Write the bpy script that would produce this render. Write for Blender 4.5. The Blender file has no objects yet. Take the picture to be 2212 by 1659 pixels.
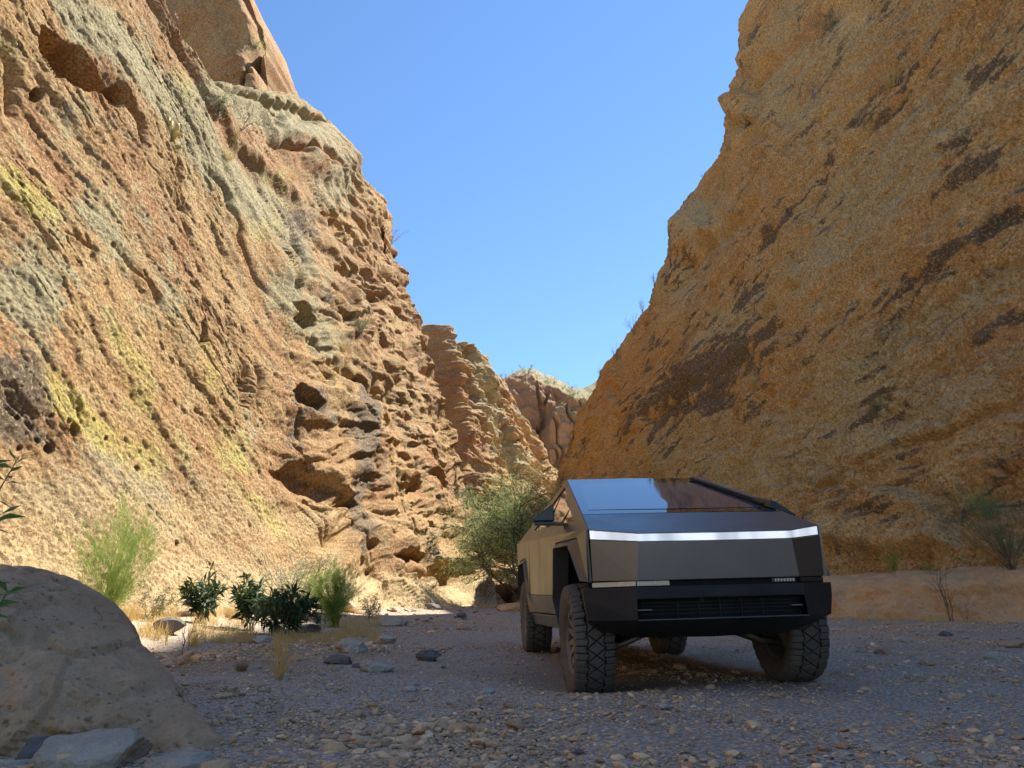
import bpy, math, random
import numpy as np
from mathutils import Vector, Matrix
rnd = random.Random(7)
S = bpy.context.scene
col = S.collection
# ------------------------------------------------------------------ camera
F_PX, PIT, CAM_H = 710.9, 0.295, 0.639
cd = bpy.data.cameras.new('camera'); cam = bpy.data.objects.new('camera', cd); col.objects.link(cam)
cd.sensor_width = 36.0; cd.lens = 36.0 * F_PX / 1024.0; cd.clip_start = 0.05; cd.clip_end = 3000
cam.location = (0, 0, CAM_H); cam.rotation_euler = (math.pi / 2 + PIT, 0, 0)
S.camera = cam
# ------------------------------------------------------------------ light
SUN_EL = math.radians(52.5)
SUN_AZ = (0.72, 0.69)                      # horizontal direction towards the sun
_l = math.hypot(*SUN_AZ); SX, SY = SUN_AZ[0] / _l, SUN_AZ[1] / _l
sund = Vector((SX * math.cos(SUN_EL), SY * math.cos(SUN_EL), math.sin(SUN_EL)))
world = bpy.data.worlds.new('World'); S.world = world; world.use_nodes = True
wn = world.node_tree; wn.nodes.clear()
sky = wn.nodes.new('ShaderNodeTexSky'); sky.sky_type = 'NISHITA'; sky.sun_disc = False
sky.sun_elevation = SUN_EL; sky.sun_rotation = math.atan2(SX, SY)
sky.altitude = 0; sky.air_density = 1.4; sky.dust_density = 0.0; sky.ozone_density = 11.0
bg = wn.nodes.new('ShaderNodeBackground'); bg.inputs['Strength'].default_value = 0.074
wo = wn.nodes.new('ShaderNodeOutputWorld')
wn.links.new(sky.outputs[0], bg.inputs[0]); wn.links.new(bg.outputs[0], wo.inputs[0])
sl = bpy.data.lights.new('sun', 'SUN'); sl.energy = 4.8; sl.angle = math.radians(0.55); sl.color = (1.0, 0.94, 0.84)
so = bpy.data.objects.new('sun', sl); col.objects.link(so); so.location = (30, 40, 60)
so.rotation_euler = sund.to_track_quat('Z', 'Y').to_euler()
S.view_settings.view_transform = 'Standard'; S.view_settings.look = 'None'
S.view_settings.exposure = 1.38; S.view_settings.gamma = 1.0
S.cycles.max_bounces = 8; S.cycles.diffuse_bounces = 5; S.cycles.caustics_reflective = False; S.cycles.caustics_refractive = False
S.cycles.use_denoising = True

# ------------------------------------------------------------------ maths
K = 4096 / 4 / (4096 / 2212.0) / 1024 * 1024 / 1024 * 1.0
PXS = 2212 / 1024.0                        # pixel coordinates below are in a 2212 px wide picture
FB = F_PX * PXS
def ray(x, y):
    u = (x - 1106) / FB; v = (829.5 - y) / FB; c, s = math.cos(PIT), math.sin(PIT)
    return np.array([u, c - v * s, s + v * c])
def project(P):
    d = P - np.array([0, 0, CAM_H]); c, s = math.cos(PIT), math.sin(PIT)
    z = d[..., 1] * c + d[..., 2] * s; u = -d[..., 1] * s + d[..., 2] * c
    zz = np.where(z > 0.3, z, 0.3)
    return 1106 + FB * d[..., 0] / zz, 829.5 - FB * u / zz
def sstep(a, b, x):
    t = np.clip((x - a) / (b - a), 0, 1); return t * t * (3 - 2 * t)
class Noise:
    def __init__(s, seed):
        r = np.random.RandomState(seed); s.p = np.tile(r.permutation(256), 3).astype(np.int32)
        g = r.normal(size=(256, 3)); s.g = (g / np.linalg.norm(g, axis=1)[:, None]).astype(np.float32)
        s.v = r.rand(256).astype(np.float32)
    def __call__(s, x, y, z):
        x, y, z = [np.asarray(q, np.float32) for q in np.broadcast_arrays(x, y, z)]
        xi, yi, zi = np.floor(x), np.floor(y), np.floor(z)
        fx, fy, fz = x - xi, y - yi, z - zi
        X, Y, Z = [q.astype(np.int32) & 255 for q in (xi, yi, zi)]
        w = [q * q * q * (q * (q * 6 - 15) + 10) for q in (fx, fy, fz)]
        out = 0
        for a in (0, 1):
            A = s.p[X + a]
            for b in (0, 1):
                B = s.p[A + Y + b]
                for c in (0, 1):
                    G = s.g[s.p[B + Z + c] & 255]
                    k = (w[0] if a else 1 - w[0]) * (w[1] if b else 1 - w[1]) * (w[2] if c else 1 - w[2])
                    out = out + k * (G[..., 0] * (fx - a) + G[..., 1] * (fy - b) + G[..., 2] * (fz - c))
        return out * 1.6
    def fbm(s, x, y, z, o=4, l=2.03, g=0.5):
        a, t, n = 1.0, 0.0, 0.0
        for i in range(o):
            t = t + a * s(x + 17.3 * i, y - 9.1 * i, z + 5.7 * i); n += a
            x, y, z, a = x * l, y * l, z * l, a * g
        return t / n
    def cell(s, x, y):                      # 2d worley: nearest distance, second distance, random id
        x = np.asarray(x, np.float32); y = np.asarray(y, np.float32)
        xi, yi = np.floor(x), np.floor(y); d1 = np.full(x.shape, 9., np.float32); d2 = d1.copy(); rid = d1 * 0
        for a in (-1, 0, 1):
            for b in (-1, 0, 1):
                h = s.p[(s.p[(xi + a).astype(np.int32) & 255] + ((yi + b).astype(np.int32) & 255))]
                h2 = s.p[h + 37]
                d = np.hypot(xi + a + s.v[h] - x, yi + b + s.v[h2] - y)
                cl = d < d1; d2 = np.where(cl, d1, np.minimum(d2, d)); rid = np.where(cl, s.v[s.p[h2 + 11]], rid); d1 = np.where(cl, d, d1)
        return d1, d2, rid
N1, N2, N3 = Noise(1), Noise(2), Noise(3)
def stroke(px, py, pts):                    # distance in px to a polyline, signed by side, and position along it 0..1
    best = np.full(px.shape, 1e9); sgn = np.zeros(px.shape); al = np.zeros(px.shape); n = len(pts) - 1
    for i in range(n):
        (x0, y0), (x1, y1) = pts[i], pts[i + 1]; dx, dy = x1 - x0, y1 - y0; L = dx * dx + dy * dy
        t = np.clip(((px - x0) * dx + (py - y0) * dy) / L, 0, 1)
        d = np.hypot(px - x0 - t * dx, py - y0 - t * dy); m = d < best
        best = np.where(m, d, best); sgn = np.where(m, np.sign((px - x0) * dy - (py - y0) * dx), sgn); al = np.where(m, (i + t) / n, al)
    return best, sgn, al
def blob(px, py, b):                        # elliptical soft spot (cx, cy, rx, ry, angle deg, value)
    cx, cy, rx, ry, an, v = b; a = math.radians(an); dx, dy = px - cx, py - cy
    u = dx * math.cos(a) + dy * math.sin(a); w = -dx * math.sin(a) + dy * math.cos(a)
    return v * np.exp(-((u / rx) ** 2 + (w / ry) ** 2))
def spots(px, py, L):
    o = 0
    for b in L: o = o + blob(px, py, b)
    return np.clip(o, 0, 1)

# ------------------------------------------------------------------ objects
def tag(o, label=None, cat=None, group=None, kind=None):
    if label: o['label'] = label
    if cat: o['category'] = cat
    if group: o['group'] = group
    if kind: o['kind'] = kind
    return o
def link(o, parent=None):
    col.objects.link(o)
    if parent: o.parent = parent
    return o
def empty(name, loc=(0, 0, 0), rz=0.0):
    o = bpy.data.objects.new(name, None); o.empty_display_size = 0.2; o.location = loc; o.rotation_euler = (0, 0, rz); return link(o)
def np_mesh(name, V, Fq, mat, parent=None, smooth=True, attrs=None):
    V = np.asarray(V, np.float32); Fq = np.asarray(Fq, np.int32); k = Fq.shape[1]
    me = bpy.data.meshes.new(name); me.vertices.add(len(V)); me.vertices.foreach_set('co', V.ravel())
    me.loops.add(Fq.size); me.loops.foreach_set('vertex_index', Fq.ravel())
    me.polygons.add(len(Fq)); me.polygons.foreach_set('loop_start', np.arange(0, Fq.size, k, dtype=np.int32))
    try: me.polygons.foreach_set('loop_total', np.full(len(Fq), k, np.int32))
    except Exception: pass
    me.polygons.foreach_set('use_smooth', np.full(len(Fq), smooth, bool))
    for an, (dom, arr) in (attrs or {}).items():
        a = me.color_attributes.new(an, 'FLOAT_COLOR', dom)
        c = np.ones((len(arr), 4), np.float32); c[:, :arr.shape[1]] = arr; a.data.foreach_set('color', c.ravel())
    me.update(calc_edges=True); me.validate()
    me.materials.append(mat)
    return link(bpy.data.objects.new(name, me), parent)
def grid_faces(nu, nv):
    i = np.arange(nu * nv).reshape(nu, nv)
    return np.stack([i[:-1, :-1], i[1:, :-1], i[1:, 1:], i[:-1, 1:]], -1).reshape(-1, 4)

# ------------------------------------------------------------------ materials
class NT:
    def __init__(s, name):
        s.m = bpy.data.materials.new(name); s.m.use_nodes = True; s.t = s.m.node_tree; s.t.nodes.clear()
        s.o = s.t.nodes.new('ShaderNodeOutputMaterial'); s.b = s.t.nodes.new('ShaderNodeBsdfPrincipled')
        s.t.links.new(s.b.outputs[0], s.o.inputs[0])
        s.tc = s.t.nodes.new('ShaderNodeTexCoord').outputs['Object']
    def n(s, ty, ins=None, **kw):
        nd = s.t.nodes.new(ty)
        for k, v in kw.items(): setattr(nd, k, v)
        for k, v in (ins or {}).items():
            if hasattr(v, 'is_linked') or isinstance(v, bpy.types.NodeSocket): s.t.links.new(v, nd.inputs[k])
            else: nd.inputs[k].default_value = v
        return nd
    def noise(s, sc, det=4, rough=0.55, vec=None, dist=0.0):
        return s.n('ShaderNodeTexNoise', {'Vector': vec or s.tc, 'Scale': sc, 'Detail': det, 'Roughness': rough, 'Distortion': dist}).outputs[0]
    def vor(s, sc, vec=None, feat='F1', out=0, rnd_=1.0):
        return s.n('ShaderNodeTexVoronoi', {'Vector': vec or s.tc, 'Scale': sc, 'Randomness': rnd_}, feature=feat).outputs[out]
    def mapv(s, scale, rot=(0, 0, 0)):
        return s.n('ShaderNodeMapping', {'Vector': s.tc, 'Scale': scale, 'Rotation': rot}).outputs[0]
    def mr(s, v, a, b, c=0.0, d=1.0, smooth=True):
        return s.n('ShaderNodeMapRange', {'Value': v, 'From Min': a, 'From Max': b, 'To Min': c, 'To Max': d}, interpolation_type='SMOOTHSTEP' if smooth else 'LINEAR').outputs[0]
    def mix(s, f, a, b, mode='MIX'):
        nd = s.t.nodes.new('ShaderNodeMix'); nd.data_type = 'RGBA'; nd.blend_type = mode
        for k, v in ((0, f), (6, a), (7, b)):
            if isinstance(v, bpy.types.NodeSocket): s.t.links.new(v, nd.inputs[k])
            else: nd.inputs[k].default_value = v if k == 0 else (*v, 1)
        return nd.outputs[2]
    def math(s, op, a, b=0.0, c=None):
        i = {0: a, 1: b}
        if c is not None: i[2] = c
        return s.n('ShaderNodeMath', i, operation=op).outputs[0]
    def attr(s, name):
        a = s.n('ShaderNodeAttribute', attribute_name=name).outputs['Color']
        return s.n('ShaderNodeSeparateColor', {0: a}).outputs
    def bump(s, h, strength, dist, prev=None):
        i = {'Height': h, 'Strength': strength, 'Distance': dist}
        if prev: i['Normal'] = prev
        return s.n('ShaderNodeBump', i).outputs[0]
    def fin(s, color=None, rough=0.8, normal=None, **kw):
        for k, v in {'Base Color': color, 'Roughness': rough, 'Normal': normal, **kw}.items():
            if v is None: continue
            if isinstance(v, bpy.types.NodeSocket): s.t.links.new(v, s.b.inputs[k])
            elif k == 'Base Color' or k == 'Emission Color': s.b.inputs[k].default_value = (*v, 1)
            else: s.b.inputs[k].default_value = v
        return s.m

def rock_wall_mat(name, orange, red, pale, grey, yellow, dark, bumpk=1.0, ani=None):
    t = NT(name)
    v = t.mapv(ani) if ani else t.tc
    big = t.noise(0.18, 5, 0.6); mid = t.noise(1.1, 6, 0.65, v); fine = t.noise(7.0, 6, 0.7, v); grain = t.noise(38.0, 3, 0.7)
    c = t.mix(t.mr(big, 0.38, 0.62), orange, red)
    c = t.mix(t.mr(mid, 0.42, 0.72, 0, 0.75), c, pale)
    c = t.mix(t.mr(fine, 0.35, 0.62, 0.35, 0.0), c, tuple(q * 0.42 for q in red))
    A = t.attr('mask')
    brk = t.math('ADD', t.math('MULTIPLY', mid, 1.5), t.math('ADD', t.math('MULTIPLY', fine, 1.7), t.math('MULTIPLY', grain, 0.7)))
    def m(ch, lo, hi, amt): return t.mr(t.math('ADD', A[ch], t.math('SUBTRACT', brk, 1.95)), lo, hi, 0, amt)
    c = t.mix(m(1, 0.15, 0.65, 0.85), c, grey)
    c = t.mix(m(0, 0.20, 0.80, 0.75), c, yellow)
    c = t.mix(m(2, 0.30, 0.78, 0.9), c, dark)
    P = t.attr('tone')
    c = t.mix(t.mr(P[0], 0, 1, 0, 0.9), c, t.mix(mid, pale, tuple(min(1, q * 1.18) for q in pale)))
    # pebbles of the conglomerate
    pv = t.vor(9.0, out=1); pd = t.vor(9.0, out=0)
    peb = t.math('MULTIPLY', t.mr(pd, 0.30, 0.18, 0, 1), 0.35)
    pc = t.n('ShaderNodeSeparateColor', {0: pv}).outputs[0]
    c = t.mix(peb, c, t.mix(pc, tuple(q * 0.55 for q in pale), tuple(min(1, q * 1.25) for q in pale)))
    c = t.mix(t.mr(grain, 0.3, 0.7, 0.0, 0.28), c, (0.12, 0.09, 0.07), 'MULTIPLY') if False else t.mix(t.mr(grain, 0.30, 0.52, 0.30, 0.0), c, tuple(q * 0.5 for q in red))
    sp1 = t.noise(11.0, 5, 0.8); sp2 = t.noise(4.2, 5, 0.75)
    c = t.mix(t.mr(sp1, 0.50, 0.60, 0, 0.72), c, tuple(q * 0.36 for q in red)); c = t.mix(t.mr(sp2, 0.54, 0.62, 0, 0.50), c, tuple(q * 0.5 for q in red)); c = t.mix(t.mr(sp1, 0.46, 0.38, 0, 0.60), c, tuple(min(1, q * 1.2) for q in pale))
    h1 = t.math('ADD', t.math('MULTIPLY', fine, 0.6), t.math('MULTIPLY', mid, 0.7))
    b = t.bump(h1, 0.9, 0.16 * bumpk)
    b = t.bump(t.math('ADD', sp1, sp2), 0.8, 0.06 * bumpk, b)
    b = t.bump(t.math('ADD', grain, t.math('MULTIPLY', pd, -0.8)), 0.8, 0.03 * bumpk, b)
    return t.fin(c, 0.93, b, **{'Specular IOR Level': 0.2})
M = {}
M['wall_l'] = rock_wall_mat('left_cliff_rock', (0.50, 0.315, 0.135), (0.40, 0.205, 0.09), (0.57, 0.435, 0.23), (0.37, 0.355, 0.215), (0.52, 0.45, 0.12), (0.13, 0.11, 0.085))
M['wall_r'] = rock_wall_mat('right_cliff_rock', (0.66, 0.42, 0.17), (0.58, 0.32, 0.125), (0.74, 0.53, 0.25), (0.54, 0.45, 0.25), (0.60, 0.40, 0.18), (0.075, 0.074, 0.076))
M['wall_f'] = rock_wall_mat('far_cliff_rock', (0.44, 0.25, 0.13), (0.38, 0.19, 0.10), (0.50, 0.34, 0.19), (0.24, 0.25, 0.13), (0.45, 0.40, 0.20), (0.16, 0.11, 0.10), 1.5)

def simple_rock(name, c0, c1, c2, sc=1.0, bd=0.03, pit=0.0):
    t = NT(name)
    a = t.noise(1.2 * sc, 5, 0.6); f = t.noise(9 * sc, 6, 0.7); g = t.noise(60 * sc, 3, 0.6)
    c = t.mix(t.mr(a, 0.35, 0.65), c0, c1); c = t.mix(t.mr(f, 0.45, 0.75, 0, 0.7), c, c2)
    c = t.mix(t.mr(g, 0.28, 0.5, 0.35, 0), c, tuple(q * 0.4 for q in c0))
    b = t.bump(f, 0.7, bd); b = t.bump(g, 0.6, bd * 0.25, b)
    if pit:
        p = t.vor(22 * sc); pm = t.mr(p, 0.14, 0.34, 1, 0); sel = t.mr(t.noise(5 * sc, 2), 0.46, 0.56)
        pm = t.math('MULTIPLY', pm, sel); c = t.mix(t.math('MULTIPLY', pm, 0.7), c, tuple(q * 0.35 for q in c0))
        b = t.bump(pm, -0.8 * pit, 0.02, b)
    return t.fin(c, 0.92, b, **{'Specular IOR Level': 0.25})
M['boulder'] = simple_rock('boulder_rock', (0.43, 0.265, 0.135), (0.52, 0.33, 0.18), (0.62, 0.42, 0.25), 1.0, 0.05, 1.0)
M['grey_rock'] = simple_rock('grey_rock', (0.38, 0.32, 0.235), (0.47, 0.40, 0.30), (0.57, 0.50, 0.38), 2.0, 0.03)
M['pale_rock'] = simple_rock('pale_rock', (0.42, 0.36, 0.29), (0.50, 0.44, 0.36), (0.58, 0.53, 0.46), 2.0, 0.04)
M['dark_rock'] = simple_rock('dark_rock', (0.13, 0.115, 0.11), (0.18, 0.155, 0.14), (0.23, 0.20, 0.18), 2.0, 0.03)
M['tan_rock'] = simple_rock('tan_rock', (0.40, 0.26, 0.165), (0.46, 0.31, 0.20), (0.50, 0.38, 0.26), 2.0, 0.03)
M['bank'] = simple_rock('sandy_bank_soil', (0.52, 0.32, 0.155), (0.62, 0.40, 0.20), (0.70, 0.49, 0.27), 0.9, 0.09, 0.8)
def gravel_mat(name, varied=True):
    t = NT(name); A = t.attr('tint')
    r, g, b_ = A[0], A[1], A[2]
    cc = t.n('ShaderNodeCombineColor', {0: r, 1: g, 2: b_}).outputs[0]
    f = t.noise(55, 4, 0.7); c = t.mix(t.mr(f, 0.3, 0.7, 0.35, 0), cc, (0.10, 0.095, 0.09))
    return t.fin(c, 0.9, t.bump(f, 0.5, 0.006), **{'Specular IOR Level': 0.3})
M['gravel'] = gravel_mat('gravel_stone')
def ground_mat():
    t = NT('gravel_ground'); A = t.attr('tone')
    a = t.noise(0.5, 5, 0.6); f = t.noise(5, 6, 0.7); g = t.noise(60, 4, 0.7)
    v1 = t.vor(38.0); v2 = t.vor(90.0); vc = t.n('ShaderNodeSeparateColor', {0: t.vor(38.0, out=1)}).outputs[0]; vc2 = t.n('ShaderNodeSeparateColor', {0: t.vor(90.0, out=1)}).outputs[1]
    c = t.mix(t.mr(a, 0.35, 0.65), (0.50, 0.365, 0.235), (0.58, 0.435, 0.285))
    c = t.mix(t.mr(vc, 0.2, 0.95, 0, 0.7), c, (0.58, 0.50, 0.43)); c = t.mix(t.mr(vc2, 0.5, 1.0, 0, 0.6), c, (0.25, 0.205, 0.17))
    c = t.mix(t.mr(v1, 0.35, 0.6, 0, 0.7), c, (0.19, 0.155, 0.125))
    sand = t.mix(t.mr(f, 0.3, 0.7), (0.44, 0.31, 0.19), (0.54, 0.41, 0.27))
    c = t.mix(t.mr(t.math('ADD', A[0], t.math('MULTIPLY', t.math('SUBTRACT', f, 0.5), 0.6)), 0.25, 0.75), c, sand)
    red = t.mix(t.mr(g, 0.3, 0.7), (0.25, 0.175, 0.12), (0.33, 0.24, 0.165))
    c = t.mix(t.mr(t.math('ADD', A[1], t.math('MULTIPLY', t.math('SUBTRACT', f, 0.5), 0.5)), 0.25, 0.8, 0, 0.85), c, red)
    inv = t.math('SUBTRACT', 1.0, v1); b = t.bump(inv, 0.9, 0.012); b = t.bump(t.math('SUBTRACT', 1.0, v2), 0.7, 0.006, b); b = t.bump(g, 0.5, 0.004, b); b = t.bump(f, 0.6, 0.03, b)
    return t.fin(c, 0.93, b, **{'Specular IOR Level': 0.25})
M['ground'] = ground_mat()
def leaf_mat(name, c0, c1, tr=0.35):
    t = NT(name); c = t.mix(t.mr(t.noise(3.0, 3), 0.35, 0.65), c0, c1)
    m = t.fin(c, 0.6, None, **{'Specular IOR Level': 0.3})
    tl = t.n('ShaderNodeBsdfTranslucent', {'Color': c}); mx = t.n('ShaderNodeMixShader', {0: tr, 1: t.b.outputs[0], 2: tl.outputs[0]})
    t.t.links.new(mx.outputs[0], t.o.inputs[0]); return m
M['tree_leaf'] = leaf_mat('tree_leaf', (0.30, 0.38, 0.13), (0.43, 0.51, 0.21))
M['broom'] = leaf_mat('broom_green', (0.20, 0.31, 0.05), (0.32, 0.42, 0.10))
M['sage'] = leaf_mat('sage_leaf', (0.17, 0.19, 0.09), (0.26, 0.27, 0.14))
M['pale_leaf'] = leaf_mat('pale_leaf', (0.34, 0.36, 0.20), (0.46, 0.47, 0.28))
M['dark_leaf'] = leaf_mat('dark_leaf', (0.04, 0.07, 0.025), (0.075, 0.12, 0.04), 0.25)
M['fresh_leaf'] = leaf_mat('fresh_leaf', (0.07, 0.16, 0.05), (0.13, 0.25, 0.08), 0.35)
M['straw'] = leaf_mat('straw', (0.50, 0.35, 0.12), (0.64, 0.48, 0.19), 0.3)
M['dry_brown'] = leaf_mat('dry_brown', (0.24, 0.16, 0.09), (0.34, 0.24, 0.13), 0.2)
M['dry_twig'] = leaf_mat('dry_twig', (0.20, 0.155, 0.12), (0.28, 0.22, 0.17), 0.0)
M['bark'] = simple_rock('bark', (0.10, 0.075, 0.055), (0.14, 0.10, 0.07), (0.18, 0.14, 0.10), 4, 0.02)
M['cactus'] = leaf_mat('cactus_spine', (0.48, 0.38, 0.16), (0.62, 0.52, 0.26), 0.1)

# ------------------------------------------------------------------ cliffs
class Plane:
    def __init__(s, A, B, lean, side):
        s.A = np.array([*A, 0.]); b = np.array([*B, 0.]); s.e = (b - s.A) / np.linalg.norm(b - s.A)
        s.n = np.array([s.e[1], -s.e[0], 0]) * side; L = math.radians(lean)
        s.up = -s.n * math.cos(L) + np.array([0, 0, 1]) * math.sin(L); s.N = s.n * math.sin(L) + np.array([0, 0, 1]) * math.cos(L)
    def hit(s, x, y):
        r = ray(x, y); C = np.array([0, 0, CAM_H]); t = ((s.A - C) @ s.N) / (r @ s.N); p = C + t * r
        return (p - s.A) @ s.e, (p - s.A) @ s.up
    def pt(s, a, b): return s.A + np.asarray(a)[..., None] * s.e + np.asarray(b)[..., None] * s.up
def build_wall(name, pl, ctrl, mat, disp, masks, nv=620, px_step=1.15, back=(0.25, 0.7, 1.6, 4, 12, 35), rise=0.03, backmask=None):
    # ctrl: list of (base s, ('px', x, y) or ('st', s, t))
    sb = []; rim = []
    for b, r in ctrl:
        rr = pl.hit(r[1], r[2]) if r[0] == 'px' else (r[1], r[2]); rim.append(rr); sb.append(rr[0] if b is None else b)
    sb = np.array(sb, float); rim = np.array(rim, float); us = [np.array([0.0])]
    bp = pl.pt(sb, sb * 0); rp = pl.pt(rim[:, 0], rim[:, 1])
    for i in range(len(sb) - 1):
        def span(P, Q):
            if min(P[1], Q[1]) < 4: return np.linalg.norm(P - Q) * 3.0
            a = project(P); b = project(Q); return min(math.hypot(a[0] - b[0], a[1] - b[1]), 4000)
        n = int(np.clip(max(span(bp[i], bp[i + 1]), span(rp[i], rp[i + 1]) ) / PXS / px_step, 2, 260))
        us.append(i + (np.arange(n) + 1) / n)
    u = np.concatenate(us); nu = len(u); ks = np.arange(len(sb))
    SB = np.interp(u, ks, sb); RS = np.interp(u, ks, rim[:, 0]); RT = np.interp(u, ks, rim[:, 1])
    v = np.linspace(0, 1, nv); v = v * 0.55 + 0.45 * v ** 1.6
    v0 = -1.2
    s = SB[:, None] + (RS - SB)[:, None] * v[None]; t = v0 + (RT[:, None] - v0) * v[None]
    P = pl.pt(s, t); px, py = project(P)
    h = disp(s, t, px, py, v[None] + s * 0, P)
    mk, tone = masks(s, t, px, py, h)
    P = P + h[..., None] * pl.N
    rows = [P]; last = P[:, -1]; bd = -pl.n * 0.96 + pl.e * 0.2
    for i, d in enumerate(back):
        w = math.exp(-d / 6.0); nn = N3.fbm(last[:, 0] * .3, last[:, 1] * .3, np.full(len(last), d * .3), 3)
        q = last + bd * d + np.array([0, 0, 1.]) * (min(d, 1.0) * 0.22 + rise * d + (0.3 * nn * min(d, 3) / 3 * (1.5 if rise < .1 else 1.2)))[:, None]
        rows.append(q[:, None])
    V = np.concatenate(rows, 1); nvt = V.shape[1]
    ext = lambda a: np.concatenate([a] + [a[:, -1:]] * len(back), 1)
    F = grid_faces(nu, nvt)
    if np.dot(np.cross(pl.e, pl.up), pl.N) < 0: F = F[:, ::-1]
    o = np_mesh(name, V.reshape(-1, 3), F, mat, attrs={'mask': ('POINT', (ext(mk) if backmask is None else np.concatenate([mk] + [mk[:, -1:] * 0 + np.array(backmask)] * len(back), 1)).reshape(-1, 3)), 'tone': ('POINT', ext(tone).reshape(-1, 3))})
    return o
def strata(b, w, lam, n, sharp=0.85):
    x = b / lam + n; f = x - np.floor(x); hgt = N1.v[(np.floor(x).astype(int) * 7) & 255]
    return (np.where(f < sharp, f / sharp, (1 - f) / (1 - sharp)) - 0.5) * (0.4 + 0.9 * hgt)
def poly_mask(px, py, pts, soft=6.0):
    d, _, _ = stroke(px, py, pts + [pts[0]]); ins = np.zeros(px.shape, bool); n = len(pts)
    for i in range(n):
        x0, y0 = pts[i]; x1, y1 = pts[(i + 1) % n]
        c = ((y0 > py) != (y1 > py)) & (px < (x1 - x0) * (py - y0) / (y1 - y0 + 1e-9) + x0); ins ^= c
    return sstep(-soft, soft, np.where(ins, d, -d))
# --- left cliff
PL = Plane((-9.5, 14), (-2.2, 48), 72, 1)
CREST = [(300, -60), (330, 10), (350, 60), (400, 125), (440, 200), (500, 290), (560, 350), (640, 430), (668, 520), (640, 600)]
CRK_L = [([(90, 60), (190, 140), (280, 215), (335, 340), (400, 440), (445, 560), (465, 720)], 9, .55),
         ([(440, 330), (500, 430), (555, 560), (605, 660)], 7, .4), ([(620, 470), (650, 560), (640, 650), (700, 720)], 8, .5),
         ([(40, 400), (120, 560)], 5, .2), ([(250, 520), (330, 600), (360, 700)], 6, .3), ([(500, 640), (530, 800), (525, 930)], 10, .3),
         ([(0, 50), (40, 130), (60, 260)], 14, .5), ([(330, 220), (380, 300), (420, 420)], 6, .3), ([(150, 480), (230, 560)], 5, .3),
         ([(645, 690), (700, 760), (790, 830), (870, 900)], 7, .5), ([(820, 760), (870, 830), (920, 900)], 6, .4),
         ([(905, 700), (930, 800), (955, 880), (972, 960)], 5, .4), ([(880, 960), (900, 1010), (905, 1060)], 5, .4), ([(560, 760), (575, 900)], 7, .3),
         ([(430, 190), (560, 215), (600, 250), (690, 270)], 7, .7), ([(560, 300), (640, 330), (740, 380), (800, 470)], 7, .6), ([(650, 440), (740, 480), (800, 560)], 6, .6),
         ([(528, 190), (532, 240)], 4, .5)]
CAV_L = [([(92, 60), (130, 70), (200, 130), (255, 190), (285, 222), (255, 228), (200, 195), (130, 160), (100, 110)], 1.1, 5),
         ([(598, 1012), (650, 1003), (720, 1045), (778, 1083), (770, 1104), (715, 1096), (650, 1046)], .6, 5),
         ([(625, 845), (665, 828), (705, 868), (692, 892), (640, 872)], .8, 5), ([(735, 690), (790, 672), (810, 700), (760, 735)], .5, 8),
         ([(840, 1203), (880, 1186), (925, 1190), (935, 1215), (1000, 1213), (1022, 1238), (965, 1264), (900, 1247), (862, 1236)], .9, 5),
         ([(720, 560), (760, 580), (775, 625), (740, 610)], .6, 6), ([(800, 600), (840, 640), (820, 660), (790, 630)], .5, 6),
         ([(700, 480), (735, 470), (760, 500), (720, 510)], .5, 5), ([(433, 700), (450, 690), (456, 735), (440, 742)], .5, 4),
         ([(655, 655), (690, 700), (670, 720), (640, 690)], .5, 6), ([(560, 215), (640, 225), (700, 262), (640, 262), (580, 240)], .6, 5)]
HOLES = [(145, 935, 14, .9), (98, 972, 10, .5), (128, 917, 5, .35), (160, 888, 5, .35), (72, 955, 6, .3), (40, 968, 5, .3), (196, 910, 4, .3), (30, 905, 6, .3), (100, 195, 15, .6),
         (378, 1175, 6, .3), (300, 1010, 6, .3), (775, 1215, 10, .5), (800, 1235, 8, .5), (795, 1180, 12, .5), (92, 905, 4, .25), (225, 948, 4, .25)]
def worn_pits(s, b, sc, dep, n):
    d, d2, r = N2.cell(s / sc + n * .3, b / sc); return -dep * (1 - sstep(0.12, 0.34, d)) * (r > 0.55)
def billow(x, y, z, o, n=N2): return 1 - np.abs(n.fbm(x, y, z, o)) * 3.2
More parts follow.
